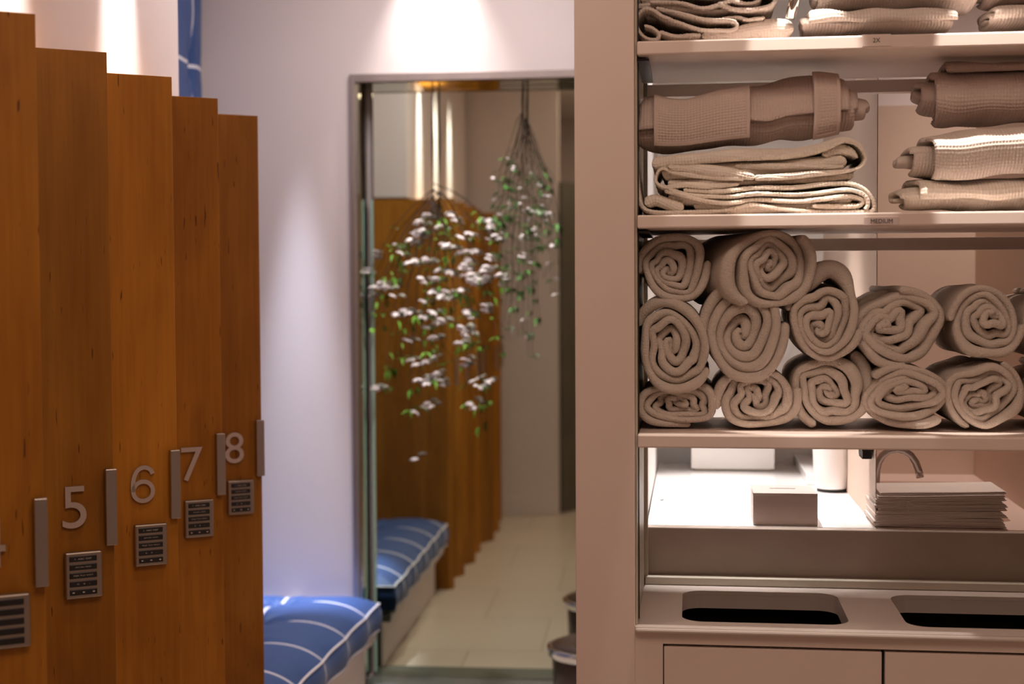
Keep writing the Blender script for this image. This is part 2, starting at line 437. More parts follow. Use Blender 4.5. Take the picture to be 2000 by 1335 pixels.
# wall behind the row of lockers (seen only in the mirror) with a door standing open
boxes('wall_near', [(-2.0, -0.735, 1.12, 1.24, 0, ZC)], M_wall, kind='structure')
boxes('wall_rear', [(-0.9, 2.1, -1.6, -1.5, 0, ZC), (-2.0, -0.9, -1.6, 1.12, 0, ZC)], M_wall, kind='structure')
boxes('wall_right', [(2.0, 2.1, -1.5, 5.15, 0, ZC)], M_wall, kind='structure')
boxes('baseboard_near', [(-1.2, -0.735, 1.24, 1.252, 0, 0.12)], M_wall, kind='structure', bev=0.003)
bm = bmesh.new(); prism(bm, [(-0.733, 1.20), (-0.715, 1.21), (-0.46, 0.76), (-0.50, 0.74)], 0.01, 2.2)
door = link('door_1', to_mesh(bm), M_door); door['kind'] = 'structure'
bm = bmesh.new(); tube(bm, [(-0.53, 0.86, 1.0), (-0.50, 0.88, 1.0), (-0.54, 0.96, 1.0)], 0.011)
link('door_handle', to_mesh(bm), M_black, door, True)

# ------------------------------------------------------------------ recessed mirror with hanging flower branches
mir = thing('recessed_mirror', 'tall full-length mirror set back in the pale wall behind a grey metal frame', 'mirror', (mL, YM, 0.03))
def child_box(name, b, mat, par, bev=0.0, smooth=False):
    o = par.location
    return boxes(name, [(b[0] - o.x, b[1] - o.x, b[2] - o.y, b[3] - o.y, b[4] - o.z, b[5] - o.z)], mat, par, bev, smooth=smooth)
fwid = 0.030
mI = at_y(704, 700, YW).x; mTi = mT - 0.030
bm = bmesh.new()
_dy = math.tan(R(0.9)) * (mR - mI)
prism(bm, [(mI + 0.022 - mL, -0.004), (mR - 0.03 - mL, -0.004 + _dy), (mR - 0.03 - mL, 0.006 + _dy), (mI + 0.022 - mL, 0.006)], -0.008, mTi - 0.03)
link('glass', to_mesh(bm), M_mirror, mir)
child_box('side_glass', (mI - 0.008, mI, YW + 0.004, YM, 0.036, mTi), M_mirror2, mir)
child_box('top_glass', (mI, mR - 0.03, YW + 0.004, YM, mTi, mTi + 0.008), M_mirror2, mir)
child_box('green_edge_strip', (mI + 0.012, mI + 0.022, YM - 0.004, YM + 0.006, 0.036, mTi - 0.42), M_edge, mir)  # thin pale green upright strip left of the mirror pane
child_box('niche_sill', (mI, mR - 0.03, YW - 0.01, YM, 0.0, 0.022), M_niche, mir)
o = mir.location
boxes('frame', [(mL - o.x, mI - 0.008 - o.x, YW - 0.018 - o.y, YW + 0.02 - o.y, -0.03, mT - o.z), (mR - 0.03 - o.x, mR - o.x, YW - 0.018 - o.y, YW + 0.02 - o.y, -0.03, mT - o.z),
      (mI - 0.008 - o.x, mR - 0.03 - o.x, YW - 0.018 - o.y, YW + 0.02 - o.y, mTi + 0.0 - o.z, mT - o.z)], M_frame, mir, 0.002)

def blossom_mesh(r, seed):
    g = random.Random(seed); bm = bmesh.new()
    for c in range(g.choice((1, 2, 2, 3))):
        cx, cy, cz = (g.uniform(-r, r) * 1.1 for _ in range(3))
        cz *= 0.5
        for k in range(5):
            a = 2 * PI * k / 5 + g.random()
            mtx = Matrix.Translation((cx + math.cos(a) * r * 0.5, cy + math.sin(a) * r * 0.5, cz)) @ Matrix.Rotation(a, 4, 'Z') @ Matrix.Rotation(0.5, 4, 'Y') @ Matrix.Diagonal((r * 0.5, r * 0.36, r * 0.16, 1))
            bmesh.ops.create_icosphere(bm, subdivisions=1, radius=1, matrix=mtx)
    return to_mesh(bm)
def branch(name, label, top, knot, sprays, seed, leafmat, npetal, nleaf, rbl):
    g = random.Random(seed)
    root = thing(name, label, 'flowering branch', tuple(top), 0, 'flowering branches hanging in front of the mirror')
    bm = bmesh.new(); pts_all = []
    k = knot - top
    for q in range(3):
        w = 0.003
        tube(bm, [Vector((0, 0, 0)) + Vector((g.uniform(-w, w), g.uniform(-w, w), 0)), k * 0.5 + Vector((g.uniform(-w, w), 0, 0)), k + Vector((g.uniform(-w, w), 0, 0))], 0.0024, 5)
    for (px, py, start) in sprays:
        e = at_y(px, py, top.y + g.uniform(-0.03, 0.03)) - top
        st = k * start
        mid = st.lerp(e, 0.45) + Vector(((e.x - st.x) * 0.38, g.uniform(-0.02, 0.02), 0.03))
        pl = []
        for i in range(13):
            t = i / 12
            p = st * (1 - t) ** 2 + mid * 2 * t * (1 - t) + e * t * t
            p = p + Vector((g.uniform(-1, 1) * 0.006, g.uniform(-1, 1) * 0.006, 0)); pl.append(p)
        tube(bm, pl, [0.0017 - 0.0010 * i / 12 for i in range(13)], 5)
        pts_all += pl[5:] + pl[9:]
        for i in range(4, 12, 2):
            p = pl[i]; d = Vector((g.uniform(-0.05, 0.05), g.uniform(-0.03, 0.03), -g.uniform(0.02, 0.08)))
            tube(bm, [p, p + d * 0.6 + Vector((d.x * 0.2, 0, 0)), p + d], 0.0007, 4); pts_all.append(p + d)
    link('stems', to_mesh(bm), M_stem, root, True)
    bm = bmesh.new()
    for i in range(nleaf):
        p = g.choice(pts_all); L = g.uniform(0.022, 0.044); a = g.uniform(0, 2 * PI); tl = g.uniform(-1.3, 0.2)
        mtx = Matrix.Translation(p) @ Matrix.Rotation(a, 4, 'Z') @ Matrix.Rotation(-tl, 4, 'Y')
        c = [(0, 0, 0), (L * .35, L * .2, .002), (L, 0, -L * .15), (L * .35, -L * .2, .002), (L * .45, 0, -.002)]
        lo = [bm.verts.new(mtx @ Vector(v)) for v in c]
        for f in ((0, 1, 4), (1, 2, 4), (2, 3, 4), (3, 0, 4)): bm.faces.new([lo[j] for j in f])
    me = to_mesh(bm); lv = link('leaves', me, leafmat, root)
    so = lv.modifiers.new('s', 'SOLIDIFY'); so.thickness = 0.0006
    vars_ = [blossom_mesh(rbl * s, seed * 10 + i) for i, s in enumerate((0.8, 1.0, 1.2, 0.9, 1.1))]
    for m in vars_:
        m.materials.append(M_petal)
        m.polygons.foreach_set('use_smooth', [True] * len(m.polygons))
    for i in range(npetal):
        b = link('blossom', vars_[i % 5], None, root); b.location = g.choice(pts_all) + Vector((g.uniform(-.03, .03), g.uniform(-.02, .02), g.uniform(-.015, .015)))
        b.rotation_euler = (g.uniform(-.5, .5), g.uniform(-.5, .5), g.uniform(0, 6))
    return root
YB = 5.215
topL = at_y(845, 168, YB); topL.z = mTi - 0.001
topR = at_y(1021, 160, YB); topR.z = mTi - 0.001
branch('flowering_branch', 'hanging branch of dense white blossom, bare above and wide below', topL, at_y(845, 392, YB),
       [(716, 575, .9), (712, 690, .9), (728, 640, .95), (752, 760, .95), (770, 560, 1), (785, 700, 1), (800, 800, 1), (820, 890, 1), (832, 640, 1), (850, 740, 1), (862, 600, 1), (885, 690, 1), (905, 790, 1), (925, 700, .95), (940, 880, 1), (945, 790, 1), (960, 620, .9), (975, 690, .9), (980, 560, .9), (960, 470, .85), (880, 500, 1), (810, 470, 1)], 3, M_leaf, 88, 190, 0.021)
branch('flowering_branch', 'slimmer hanging branch with green leaves and sparse blossom, spreading close under the mirror top', topR, at_y(1021, 232, YB),
       [(960, 470, .8), (968, 560, .8), (985, 640, 1), (1000, 600, 1), (1012, 660, 1), (1031, 695, 1), (1035, 560, 1), (1045, 620, 1), (1052, 480, 1), (1080, 578, 1), (1093, 520, 1), (1068, 430, 1), (990, 420, 1)], 5, M_leaf2, 46, 150, 0.0085)

# ------------------------------------------------------------------ bench
def cushion(name, label, cat, W_, L_, H_, loc, rot, tuft_x, tuft_y, mirrorx=False, group=None):
    """local: x across (0..W), y along (0..L), top at z=H. Stripes fall on multiples of SP."""
    root = thing(name, label, cat)
    root.location = loc; root.rotation_euler = rot
    nx, ny = 56, max(40, int(L_ / 0.012))
    xs = np.linspace(0, W_, nx); ys = np.linspace(0, L_, ny)
    X, Y = np.meshgrid(xs, ys, indexing='ij')
    e = np.minimum(np.minimum(X, W_ - X), np.minimum(Y, L_ - Y))
    Z = H_ - 0.018 + 0.068 * (1 - np.exp(-e / 0.065))
    for tx in tuft_x:
        for ty in tuft_y:
            d = np.hypot(X - tx, Y - ty); ang = np.arctan2(Y - ty, X - tx)
            Z -= 0.062 * np.exp(-(d / 0.05)) * (1 + 0.25 * np.cos(8 * ang) * np.exp(-d / 0.08))
            Z -= 0.006 * np.cos(8 * ang) * np.exp(-((d - 0.07) / 0.05) ** 2)
    for ty in tuft_y: Z -= 0.006 * np.exp(-((Y - ty) / 0.02) ** 2) * (1 - np.exp(-e / 0.03))
    wob = 0.0
    ew = np.exp(-e / 0.02)
    Xw = X + ew * 0.006 * np.sin(2 * PI * Y / SP + 1.2); Zw = Z + 0.004 * ew * np.cos(2 * PI * Y / SP)
    bm = bmesh.new()
    top = [[bm.verts.new((Xw[i, j], Y[i, j], Zw[i, j])) for j in range(ny)] for i in range(nx)]
    for i in range(nx - 1):
        for j in range(ny - 1): bm.faces.new((top[i][j], top[i + 1][j], top[i + 1][j + 1], top[i][j + 1]))
    ringi = [(i, 0) for i in range(nx)] + [(nx - 1, j) for j in range(1, ny)] + [(i, ny - 1) for i in range(nx - 2, -1, -1)] + [(0, j) for j in range(ny - 2, 0, -1)]
    ring = [top[i][j] for i, j in ringi]
    prev = ring; n = len(ring)
    for zf, bul in ((0.75, 0.006), (0.5, 0.009), (0.25, 0.006), (0.0, 0.0)):
        cur = []
        for v in ring:
            dx = 1 if v.co.x > W_ - 0.02 else (-1 if v.co.x < 0.02 else 0); dy = 1 if v.co.y > L_ - 0.001 else (-1 if v.co.y < 0.001 else 0)
            cur.append(bm.verts.new((v.co.x + dx * bul, v.co.y + dy * bul, v.co.z * zf)))
        for k in range(n): bm.faces.new((prev[k], prev[(k + 1) % n], cur[(k + 1) % n], cur[k]))
        prev = cur
    bm.faces.new(prev)
    ringco = [v.co.copy() for v in ring]
    pad = link('pad', to_mesh(bm), M_plaid, root, True)
    for zf in (1.0, 0.0):
        bm = bmesh.new(); pl = [Vector((c.x, c.y, c.z * zf + (0.002 if zf else 0.006))) for c in ringco]; pl.append(pl[0])
        tube(bm, pl, 0.0042, 6, False)
        link('piping', to_mesh(bm), M_piping, root, True)
    for tx in tuft_x:
        for ty in tuft_y:
            bm = bmesh.new()
            bmesh.ops.create_uvsphere(bm, u_segments=14, v_segments=8, radius=1, matrix=Matrix.Translation((tx, ty, H_ + 0.004)) @ Matrix.Diagonal((0.014, 0.012, 0.006, 1)))
            link('tuft_button', to_mesh(bm), M_piping, root, True)
    return root
BX = at_y(738, 1172, YW - 0.02).x      # front edge of the bench
BZ = 0.345
# stripes at world x = -1.46 ... origin so that x=-1.46 is a multiple of SP
bx0 = XA + 0.01
WB = BX - bx0
# long stripes sit 0.32 from the front; local origin on a stripe line -> mesh spans negative x
def shifted(root, dx, dy):
    for ch in root.children:
        me = ch.data
        n = len(me.vertices); co = np.empty(n * 3, np.float32); me.vertices.foreach_get('co', co); co = co.reshape(-1, 3)
        co[:, 0] += dx; co[:, 1] += dy; me.vertices.foreach_set('co', co.ravel()); me.update()
LB = YW - 0.012 - 3.66
q0 = WB - 0.32            # local x of the stripe
r0 = LB - 0.20            # local y of the first cross stripe
seat = cushion('bench_cushion', 'blue windowpane-check bench cushion with white piping, tufted, lying under the mirror corner', 'cushion', WB, LB, 0.115, (bx0 + q0, 3.66 + r0, BZ - 0.115), (0, 0, 0),
               [q0], [r0 - SP * k for k in range(0, 5)])
shifted(seat, -q0, -r0)
bb = thing('bench', 'low pale built-in bench box carrying the blue cushion along the alcove wall', 'bench', (bx0, 3.7, 0))
boxes('bench_base', [(0, WB - 0.05, 0, YW - 3.72, 0, BZ - 0.15)], M_wall, bb, 0.004)
boxes('bench_top', [(0, WB - 0.01, -0.03, YW - 3.702, BZ - 0.15, BZ - 0.116)], M_wall, bb, 0.003)
# upholstered back pad on the alcove wall: local x = height, local y = along the wall, local z = out of the wall
HP = 2.70 - 0.40
padz = (at_y(378, 131, 4.98).z)
padyl = 4.925
lx = padz - 0.40; ly = padyl - 4.06
back = cushion('wall_cushion', 'tall blue checked back cushion fixed upright on the wall above the bench', 'cushion', HP, 5.12 - 4.06, 0.075, (XA + 0.004, 4.06 + ly, 0.40 + lx), (0, -PI / 2, 0),
               [lx, lx - 2 * SPX, lx - 4 * SPX], [ly, ly - 2 * SP])
shifted(back, -lx, -ly)
# rotate so local x -> world z, local z -> world x
back.rotation_euler = (0, 0, 0)
back.matrix_world = Matrix(((0, 0, 1, XA + 0.004), (0, 1, 0, 4.06 + ly), (1, 0, 0, 0.40 + lx), (0, 0, 0, 1)))
for ch in back.children:            # that basis is left handed: flip y inside the meshes
    me = ch.data
    n = len(me.vertices); co = np.empty(n * 3, np.float32); me.vertices.foreach_get('co', co); co = co.reshape(-1, 3)
    co[:, 1] *= -1; me.vertices.foreach_set('co', co.ravel()); me.flip_normals(); me.update()
back.matrix_world = Matrix(((0, 0, 1, XA + 0.004), (0, -1, 0, 4.06 + ly), (1, 0, 0, 0.40 + lx), (0, 0, 0, 1)))

# ------------------------------------------------------------------ waste bin by the mirror
bc = at_y(1073, 1262, 4.98)
bin_ = thing('waste_bin', 'dark round waste bin with a chrome rim standing in front of the mirror', 'bin', (bc.x + 0.165, 4.92, 0))
bz = at_y(1100, 1268, 4.85).z
bm = bmesh.new(); lathe(bm, [(0.135, 0), (0.142, 0.01), (0.150, bz - 0.02), (0.146, bz - 0.012)], 0, 0, 48); link('body', to_mesh(bm), M_bin, bin_, True)
bm = bmesh.new()
pr = [(0.146, bz - 0.034), (0.162, bz - 0.030), (0.168, bz - 0.010), (0.166, bz), (0.155, bz + 0.004), (0.146, bz + 0.002)]
lathe(bm, pr, 0, 0, 48); link('rim', to_mesh(bm), M_chrome, bin_, True)
bm = bmesh.new(); lathe(bm, [(0.152, bz + 0.001), (0.150, bz + 0.006), (0.12, bz + 0.018), (0.07, bz + 0.026), (0.01, bz + 0.028)], 0, 0, 48); link('lid', to_mesh(bm), M_bin, bin_, True)

# ================================================================== lockers
ZT = 1.948
tops = {4: (69, 27), 5: (208.5, 102), 6: (335.5, 150), 7: (425.5, 192), 8: (503.5, 226)}
Rr = {k: at_z(*v, ZT) for k, v in tops.items()}
for k in (3, 2, 1): Rr[k] = Rr[4] + Vector((0.0, -0.33 * (4 - k), 0))
ux, uy = math.cos(R(34)), math.sin(R(34))
DW = 0.155
Pp = {k: Vector((v.x - DW * ux, v.y - DW * uy, 0)) for k, v in Rr.items()}
Pp[9] = Vector((Rr[8].x - 0.02, Rr[8].y + 0.045, 0))
M_num = M_numeral
def six_mesh(height, ext):
    arm = [(0.575, 0.765), (0.53, 0.86), (0.44, 0.925), (0.33, 0.945), (0.20, 0.89), (0.11, 0.76), (0.062, 0.58), (0.055, 0.40), (0.058, 0.31)]
    bowl = [(0.318 + 0.258 * math.cos(a), 0.313 + 0.258 * math.sin(a)) for a in [PI + 2 * PI * i / 40 for i in range(41)]]
    bm = bmesh.new()
    for pts in (arm, bowl):
        p = smooth_path([(x * height, z * height) for x, z in pts], height * 0.03)
        t = np.gradient(p, axis=0); t /= np.linalg.norm(t, axis=1)[:, None]
        n = np.column_stack([-t[:, 1], t[:, 0]]) * height * 0.056
        rg = []
        for q, m in zip(p, n):
            rg.append([bm.verts.new((q[0] + sx * m[0] - 0.315 * height, yy, q[1] + sx * m[1] - height / 2)) for sx, yy in ((1, -ext / 2), (-1, -ext / 2), (-1, ext / 2), (1, ext / 2))])
        for i in range(len(rg) - 1):
            for k_ in range(4): bm.faces.new((rg[i][k_], rg[i][(k_ + 1) % 4], rg[i + 1][(k_ + 1) % 4], rg[i + 1][k_]))
        bm.faces.new(rg[0]); bm.faces.new(rg[-1])
    return to_mesh(bm)
leg_rows = ['1  ABC DEF', 'GHI JKL MNO', 'PQR TUV WXY']
key_row_mesh = None
pad_meshes = {}
digits = {1: 'first', 2: 'second', 3: 'third', 4: '4', 5: '5', 6: '6', 7: '7', 8: '8'}
lab = {8: 'tall maple locker numbered 8, last of the stepped row before the bench',
       7: 'tall maple locker numbered 7 with keypad and steel pull',
       6: 'tall maple locker numbered 6 with keypad and steel pull',
       5: 'tall maple locker numbered 5 with keypad and steel pull',
       4: 'tall maple locker just before number 5, its numeral cut off at the picture edge',
       3: 'maple locker next beyond the one cut by the frame, seen only in the mirror'}
for k in (3, 4, 5, 6, 7, 8):
    Rk, Pk, Pn = Rr[k], Pp[k], Pp[k + 1]
    root = thing('locker', lab[k], 'locker', (Pk.x, Pk.y, 0), R(34), 'stepped row of maple lockers')
    inv = Matrix.Translation((Pk.x, Pk.y, 0)) @ Matrix.Rotation(R(34), 4, 'Z'); inv.invert()
    def loc2(x, y):
        v = inv @ Vector((x, y, 0)); return (v.x, v.y)
    nx_, ny_ = uy, -ux          # door normal (towards the camera)
    t = 0.02
    yn = Pn.y if k < 8 else Pn.y
    foot = [(Pk.x - nx_ * t, Pk.y - ny_ * t), (Rk.x - nx_ * t - ux * 0.0015, Rk.y - ny_ * t - uy * 0.0015)]
    if k < 8: foot += [(Pn.x + ux * 0.0, Pn.y - 0.002), (XA + 0.002, Pn.y - 0.002)]
    else: foot += [(Rk.x - 0.035, Rk.y + 0.05), (XA + 0.002, Rk.y + 0.05)]
    foot += [(XA + 0.002, Pk.y - ny_ * t)]
    bm = bmesh.new(); prism(bm, [loc2(*p) for p in foot], 0.0, ZT - 0.004)
    link('body', to_mesh(bm), M_wood, root)
    # door slab in local coordinates: x along the door, -y towards the room
    boxes('door', [(0.0, DW, 0.0, t - 0.002, 0.06, ZT)], M_wood, root, 0.0012)
    if k >= 4:
        me = six_mesh(0.079, 0.006) if k == 6 else text_mesh(str(k), 0.079, 0.006)
        num = link('number', me, M_num, root); num.location = (DW - (0.088 if k == 4 else 0.074), -0.0035, 1.093)
        num['label'] = 'brushed metal numeral ' + str(k)
    hb = 0.0
    bm = bmesh.new()
    add_box(bm, DW - 0.018, DW + 0.003, -0.017, -0.0005, 1.017, 1.162, 0.0015)
    h = link('handle', to_mesh(bm), M_steel, root); h['label'] = 'slim brushed steel pull'
    kp = boxes('keypad', [(DW - 0.094, DW - 0.026, -0.014, -0.0005, 0.921, 1.009)], M_padm, root, 0.003)
    kp['label'] = 'square keypad lock with five rows of black keys'
    if k >= 4:
        for r_ in range(5):
            z = 0.9965 - 0.0158 * r_
            kr = boxes('key_row', [(DW - 0.086, DW - 0.036, -0.0160, -0.0138, z - 0.0054, z + 0.0054)], M_black, kp, 0.0010)
            if k >= 5:
                s = leg_rows[r_] if r_ < 3 else ('C    0    -' if r_ == 3 else '. . .')
                me = text_mesh(s, 0.0028, 0.0004); me2 = me
                lg = link('key_legend', me, M_mark, kp); lg.location = (DW - 0.061, -0.0161, z)
                xs = [v.co.x for v in me.vertices]; w = max(xs) - min(xs); lg.scale = (min(1.6, 0.042 / w), 1, 1)

# ================================================================== shelving unit
YF = 2.607; YBk = 3.015
xi = at_y(1239.5, 600, YF).x; xo = at_y(1123, 600, YF).x
xr = 0.74
unit = thing('shelving_unit', 'open cream shelving unit with two drop-in counter holes and drawers, holding robes and rolled towels', 'shelving unit', (xo, YF, 0))
U = lambda lst: [(a - xo, b - xo, c - YF, d - YF, e, f) for a, b, c, d, e, f in lst]
def zf(py, Y=YF, px=1242): return at_y(px, py, Y).z
boxes('side_panel', U([(xo, xi, YF, YBk, 0, ZC - 0.002)]), M_lam, unit, 0.0015)
boxes('side_panel', U([(xr, xr + 0.1, YF, YBk, 0, ZC - 0.002)]), M_lam, unit, 0.0015)
zc_t = zf(1222.5); zc_b = zf(1231)
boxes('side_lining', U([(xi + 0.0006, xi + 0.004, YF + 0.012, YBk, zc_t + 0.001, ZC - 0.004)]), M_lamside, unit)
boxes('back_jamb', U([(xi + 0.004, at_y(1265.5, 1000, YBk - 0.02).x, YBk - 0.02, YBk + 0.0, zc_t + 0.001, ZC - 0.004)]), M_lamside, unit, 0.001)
shelves = []
for (pt, pb, nm) in ((80.5, 107.5, 'top'), (420, 446, 'mid'), (848, 874, 'low')):
    zt, zb = zf(pt), zf(pb)
    shelves.append((zt, zb))
    s = boxes('shelf', U([(xi + 0.005, xr - 0.002, YF, YBk - 0.045, zb, zt)]), M_lam, unit, 0.003)
for (pt, pb) in ((160, 184), (465, 489)):
    zt, zb = at_y(1500, pt + 2, YBk - 0.02).z, at_y(1500, pb + 2, YBk - 0.02).z
    boxes('back_rail', U([(at_y(1265.5, 1000, YBk - 0.02).x, xr - 0.002, YBk - 0.03, YBk - 0.002, zb, zt)]), M_lam, unit, 0.001)
# small shelf brackets on the left side
for (zt, zb) in shelves[:2]:
    boxes('shelf_bracket', U([(xi + 0.0045, xi + 0.026, YF + 0.02, YF + 0.30, zb - 0.0075, zb - 0.004)]), M_black, unit)
boxes('shelf_standard', U([(xi + 0.0042, xi + 0.0062, YF + 0.05, YF + 0.062, zc_t + 0.003, ZC - 0.01)]), M_black, unit)
# label plates
def label(px, py, w, hgt, txt, th_, zc0, mat):
    p = at_y(px, py, YF - 0.001)
    pl = boxes('shelf_label', U([(p.x - w / 2, p.x + w / 2, YF - 0.0015, YF - 0.0001, p.z - hgt / 2, p.z + hgt / 2)]), mat, unit, 0.0002)
    me = text_mesh(txt, th_, 0.0004, 0.95)
    t_ = link('label_text', me, M_ink, pl); t_.location = (p.x - xo, -0.0018, p.z); t_['label'] = 'printed size ' + txt
label(1712, 78.5, 0.05, 0.021, '2X', 0.0078, 0, M_lam)
label(1722, 431.5, 0.062, 0.0145, 'MEDIUM', 0.0076, 0, M_tag)
# counter with two holes
xl = xi + 0.0005
def rrect(x0, x1, y0, y1, r, n=8):
    pts = []
    for cx, cy, a0 in ((x1 - r, y1 - r, 0), (x0 + r, y1 - r, 90), (x0 + r, y0 + r, 180), (x1 - r, y0 + r, 270)):
        for i in range(n + 1):
            a = R(a0 + 90 * i / n); pts.append((cx + r * math.cos(a), cy + r * math.sin(a)))
    return pts
def plate_with_holes(x0, x1, y0, y1, holes, zmid, thick):
    cu = bpy.data.curves.new('p', 'CURVE'); cu.dimensions = '2D'; cu.fill_mode = 'BOTH'; cu.extrude = thick / 2
    for pts in [[(x0, y0), (x1, y0), (x1, y1), (x0, y1)]] + holes:
        sp = cu.splines.new('POLY'); sp.points.add(len(pts) - 1)
        for q, p in zip(sp.points, pts): q.co = (p[0], p[1], 0, 1)
        sp.use_cyclic_u = True
    me = curve_mesh(cu)
    for v in me.vertices: v.co.z += zmid
    me.materials.clear(); return me
hy0 = at_z(1500, 1216.5, zc_t).y; hy1 = at_z(1500, 1155.5, zc_t).y
h1x0 = at_z(1332, 1200, zc_t).x; h1x1 = at_z(1655, 1206, zc_t).x
h2x0 = at_z(1766, 1210, zc_t).x; h2x1 = h2x0 + (h1x1 - h1x0)
print('HOLES', hy0, hy1, h1x0, h1x1, h2x0, 'zc', zc_t, 'shelves', shelves, 'xi', xi, 'BX', BX, 'mT', mT)
holes = [[(p[0] - xo, p[1] - YF) for p in rrect(a, b, hy0, hy1, 0.042)] for a, b in ((h1x0, h1x1), (h2x0, h2x1))]
link('countertop', plate_with_holes(xl - xo, xr - 0.001 - xo, -0.006, YBk + 0.0 - YF, holes, (zc_t + zc_b) / 2, zc_t - zc_b), M_counter, unit)
boxes('counter_edge', U([(xl, xr - 0.001, YF - 0.015, YF - 0.0062, zc_b, zc_t)]), M_counter, unit, 0.004)
for hl in holes:       # collars hanging below the holes
    bm = bmesh.new()
    n = len(hl); cx = sum(p[0] for p in hl) / n; cy = sum(p[1] for p in hl) / n
    rings = []
    for off, z in ((0.0006, zc_b - 0.0002), (0.0006, zc_t - 0.036), (0.006, zc_t - 0.036), (0.006, zc_b - 0.0002)):
        rg = []
        for p in hl:
            d = Vector((p[0] - cx, p[1] - cy)); d.normalize(); rg.append(bm.verts.new((p[0] + d.x * off, p[1] + d.y * off, z)))
        rings.append(rg)
    for a in range(4):
        for kx in range(n): bm.faces.new((rings[a][kx], rings[a][(kx + 1) % n], rings[(a + 1) % 4][(kx + 1) % n], rings[(a + 1) % 4][kx]))
    link('hole_collar', to_mesh(bm), M_counter, unit, False)
# face frame and drawers
dz = zf(1262, YF, 1300); dx0 = at_y(1297, 1290, YF).x; dx1 = at_y(1722, 1290, YF).x; dx2 = at_y(1728.5, 1290, YF).x
boxes('face_frame', U([(xi, dx0 - 0.002, YF + 0.0005, YF + 0.02, 0.0, zc_b - 0.0005), (dx0 - 0.002, xr, YF + 0.0005, YF + 0.02, dz + 0.005, zc_b - 0.0005)]), M_lam, unit, 0.0006)
boxes('cabinet_inside', U([(dx0 - 0.002, xr, YF + 0.019, YF + 0.022, 0.1, dz + 0.0), (xi, xr, YBk - 0.01, YBk, 0.02, zc_b - 0.001), (xi + 0.001, xr, YF + 0.03, YBk - 0.012, 0.05, 0.06)]), M_dark, unit)
boxes('drawer_front', U([(dx0, dx1, YF - 0.0005, YF + 0.018, 0.35, dz)]), M_lam, unit, 0.001)
boxes('drawer_front', U([(dx2, dx2 + (dx1 - dx0), YF - 0.0005, YF + 0.018, 0.35, dz)]), M_lam, unit, 0.001)
boxes('door', U([(dx0, dx1, YF - 0.0005, YF + 0.018, 0.06, 0.346)]), M_lam, unit, 0.001)
boxes('door', U([(dx2, dx2 + (dx1 - dx0), YF - 0.0005, YF + 0.018, 0.06, 0.346)]), M_lam, unit, 0.001)

# ================================================================== vanity room behind
zv = at_y(1500, 1029, YBk + 0.02).z
YV1 = at_z(1430, 902, zv).y
print('zv', zv, 'YV1', YV1)
YV1 = min(max(YV1, 3.8), 4.15)
px0 = at_z(1714, 1031, zv).x
XVL = xi
van = thing('vanity_counter', 'glossy white vanity counter seen through the opening under the lowest shelf', 'counter', (XVL, YBk + 0.004, 0))
V = lambda lst: [(a - XVL, b - XVL, c - YBk - 0.004, d - YBk - 0.004, e, f) for a, b, c, d, e, f in lst]
apb = zf(1131, YBk + 0.004, 1300)
boxes('apron', V([(XVL + 0.001, 1.28, YBk + 0.004, YBk + 0.03, apb - 0.06, zv - 0.001)]), M_apron, van, 0.002)
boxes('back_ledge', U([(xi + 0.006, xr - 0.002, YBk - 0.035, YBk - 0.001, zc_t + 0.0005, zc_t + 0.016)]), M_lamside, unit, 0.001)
boxes('top', V([(XVL + 0.008, px0 - 0.001, YBk + 0.031, YV1 - 0.001, zv - 0.03, zv)]), M_vtop, van, 0.002)
# sink counter with basin hole
pyb = at_z(1800, 940, zv).y; pyn = YBk + 0.14
sx0, sx1 = px0 + 0.07, at_z(1870, 940, zv).x
XR_ = at_z(1902, 926, zv).x; YS = at_z(1902, 926, zv).y
XRn = at_z(2000, 996, zv).x
print('sink', px0, sx0, sx1, XR_, YS, XRn, pyb)
hl = [(p[0] - XVL, p[1] - YBk - 0.004) for p in rrect(sx0, sx1, pyn, pyb, 0.02)]
sk = thing('sink', 'pale pink sink counter with a sunk basin right of the divider wall', 'sink', (XVL, YBk + 0.004, 0))
link('counter', plate_with_holes(px0 + 0.001 - XVL, 1.28 - XVL, 0.027, YS - YBk - 0.004 - 0.001, [hl], zv - 0.01, 0.02), M_vpink, sk)
bm = bmesh.new()
for a in (0,):
    rin = [bm.verts.new((p[0], p[1], zv - 0.019)) for p in hl]; rb = [bm.verts.new((p[0], p[1], zv - 0.11)) for p in hl]
    n = len(hl)
    for kx in range(n): bm.faces.new((rin[kx], rin[(kx + 1) % n], rb[(kx + 1) % n], rb[kx]))
    bm.faces.new(rb)
bs = link('basin', to_mesh(bm), M_vpink, sk); so = bs.modifiers.new('s', 'SOLIDIFY'); so.thickness = 0.006; so.offset = 1
# walls of the vanity room
boxes('wall_vanity_back', [(xi, px0 + 0.02, YV1, YV1 + 0.06, 0, ZC)], M_white, kind='structure')
boxes('wall_sink_back', [(px0 + 0.02, 1.4, YS, YS + 0.06, 0, 1.985)], M_tan, kind='structure')
boxes('wall_sink_upper', [(px0 + 0.02, 1.4, YS + 0.001, YS + 0.06, 1.985, ZC)], M_wall, kind='structure')
bm = bmesh.new(); prism(bm, [(XR_, YS), (XR_ + 0.06, YS), (XRn + 0.06, YBk + 0.03), (XRn, YBk + 0.03)], zv + 0.0005, 1.985)
w = link('wall_sink_right', to_mesh(bm), M_tan); w['kind'] = 'structure'
pyp = at_z(1664, 949, zv).y
bm = bmesh.new(); prism(bm, [(px0 - 0.002, YBk + 0.05), (px0, YBk + 0.05), (px0, YV1), (px0 - 0.014, YV1)], zv + 0.0005, 1.985)
w = link('partition_wall', to_mesh(bm), M_tan); w['kind'] = 'structure'
boxes('wall_vanity_side', [(xo, xi, YBk + 0.001, YV1, 0, ZC - 0.003)], M_wall, kind='structure')
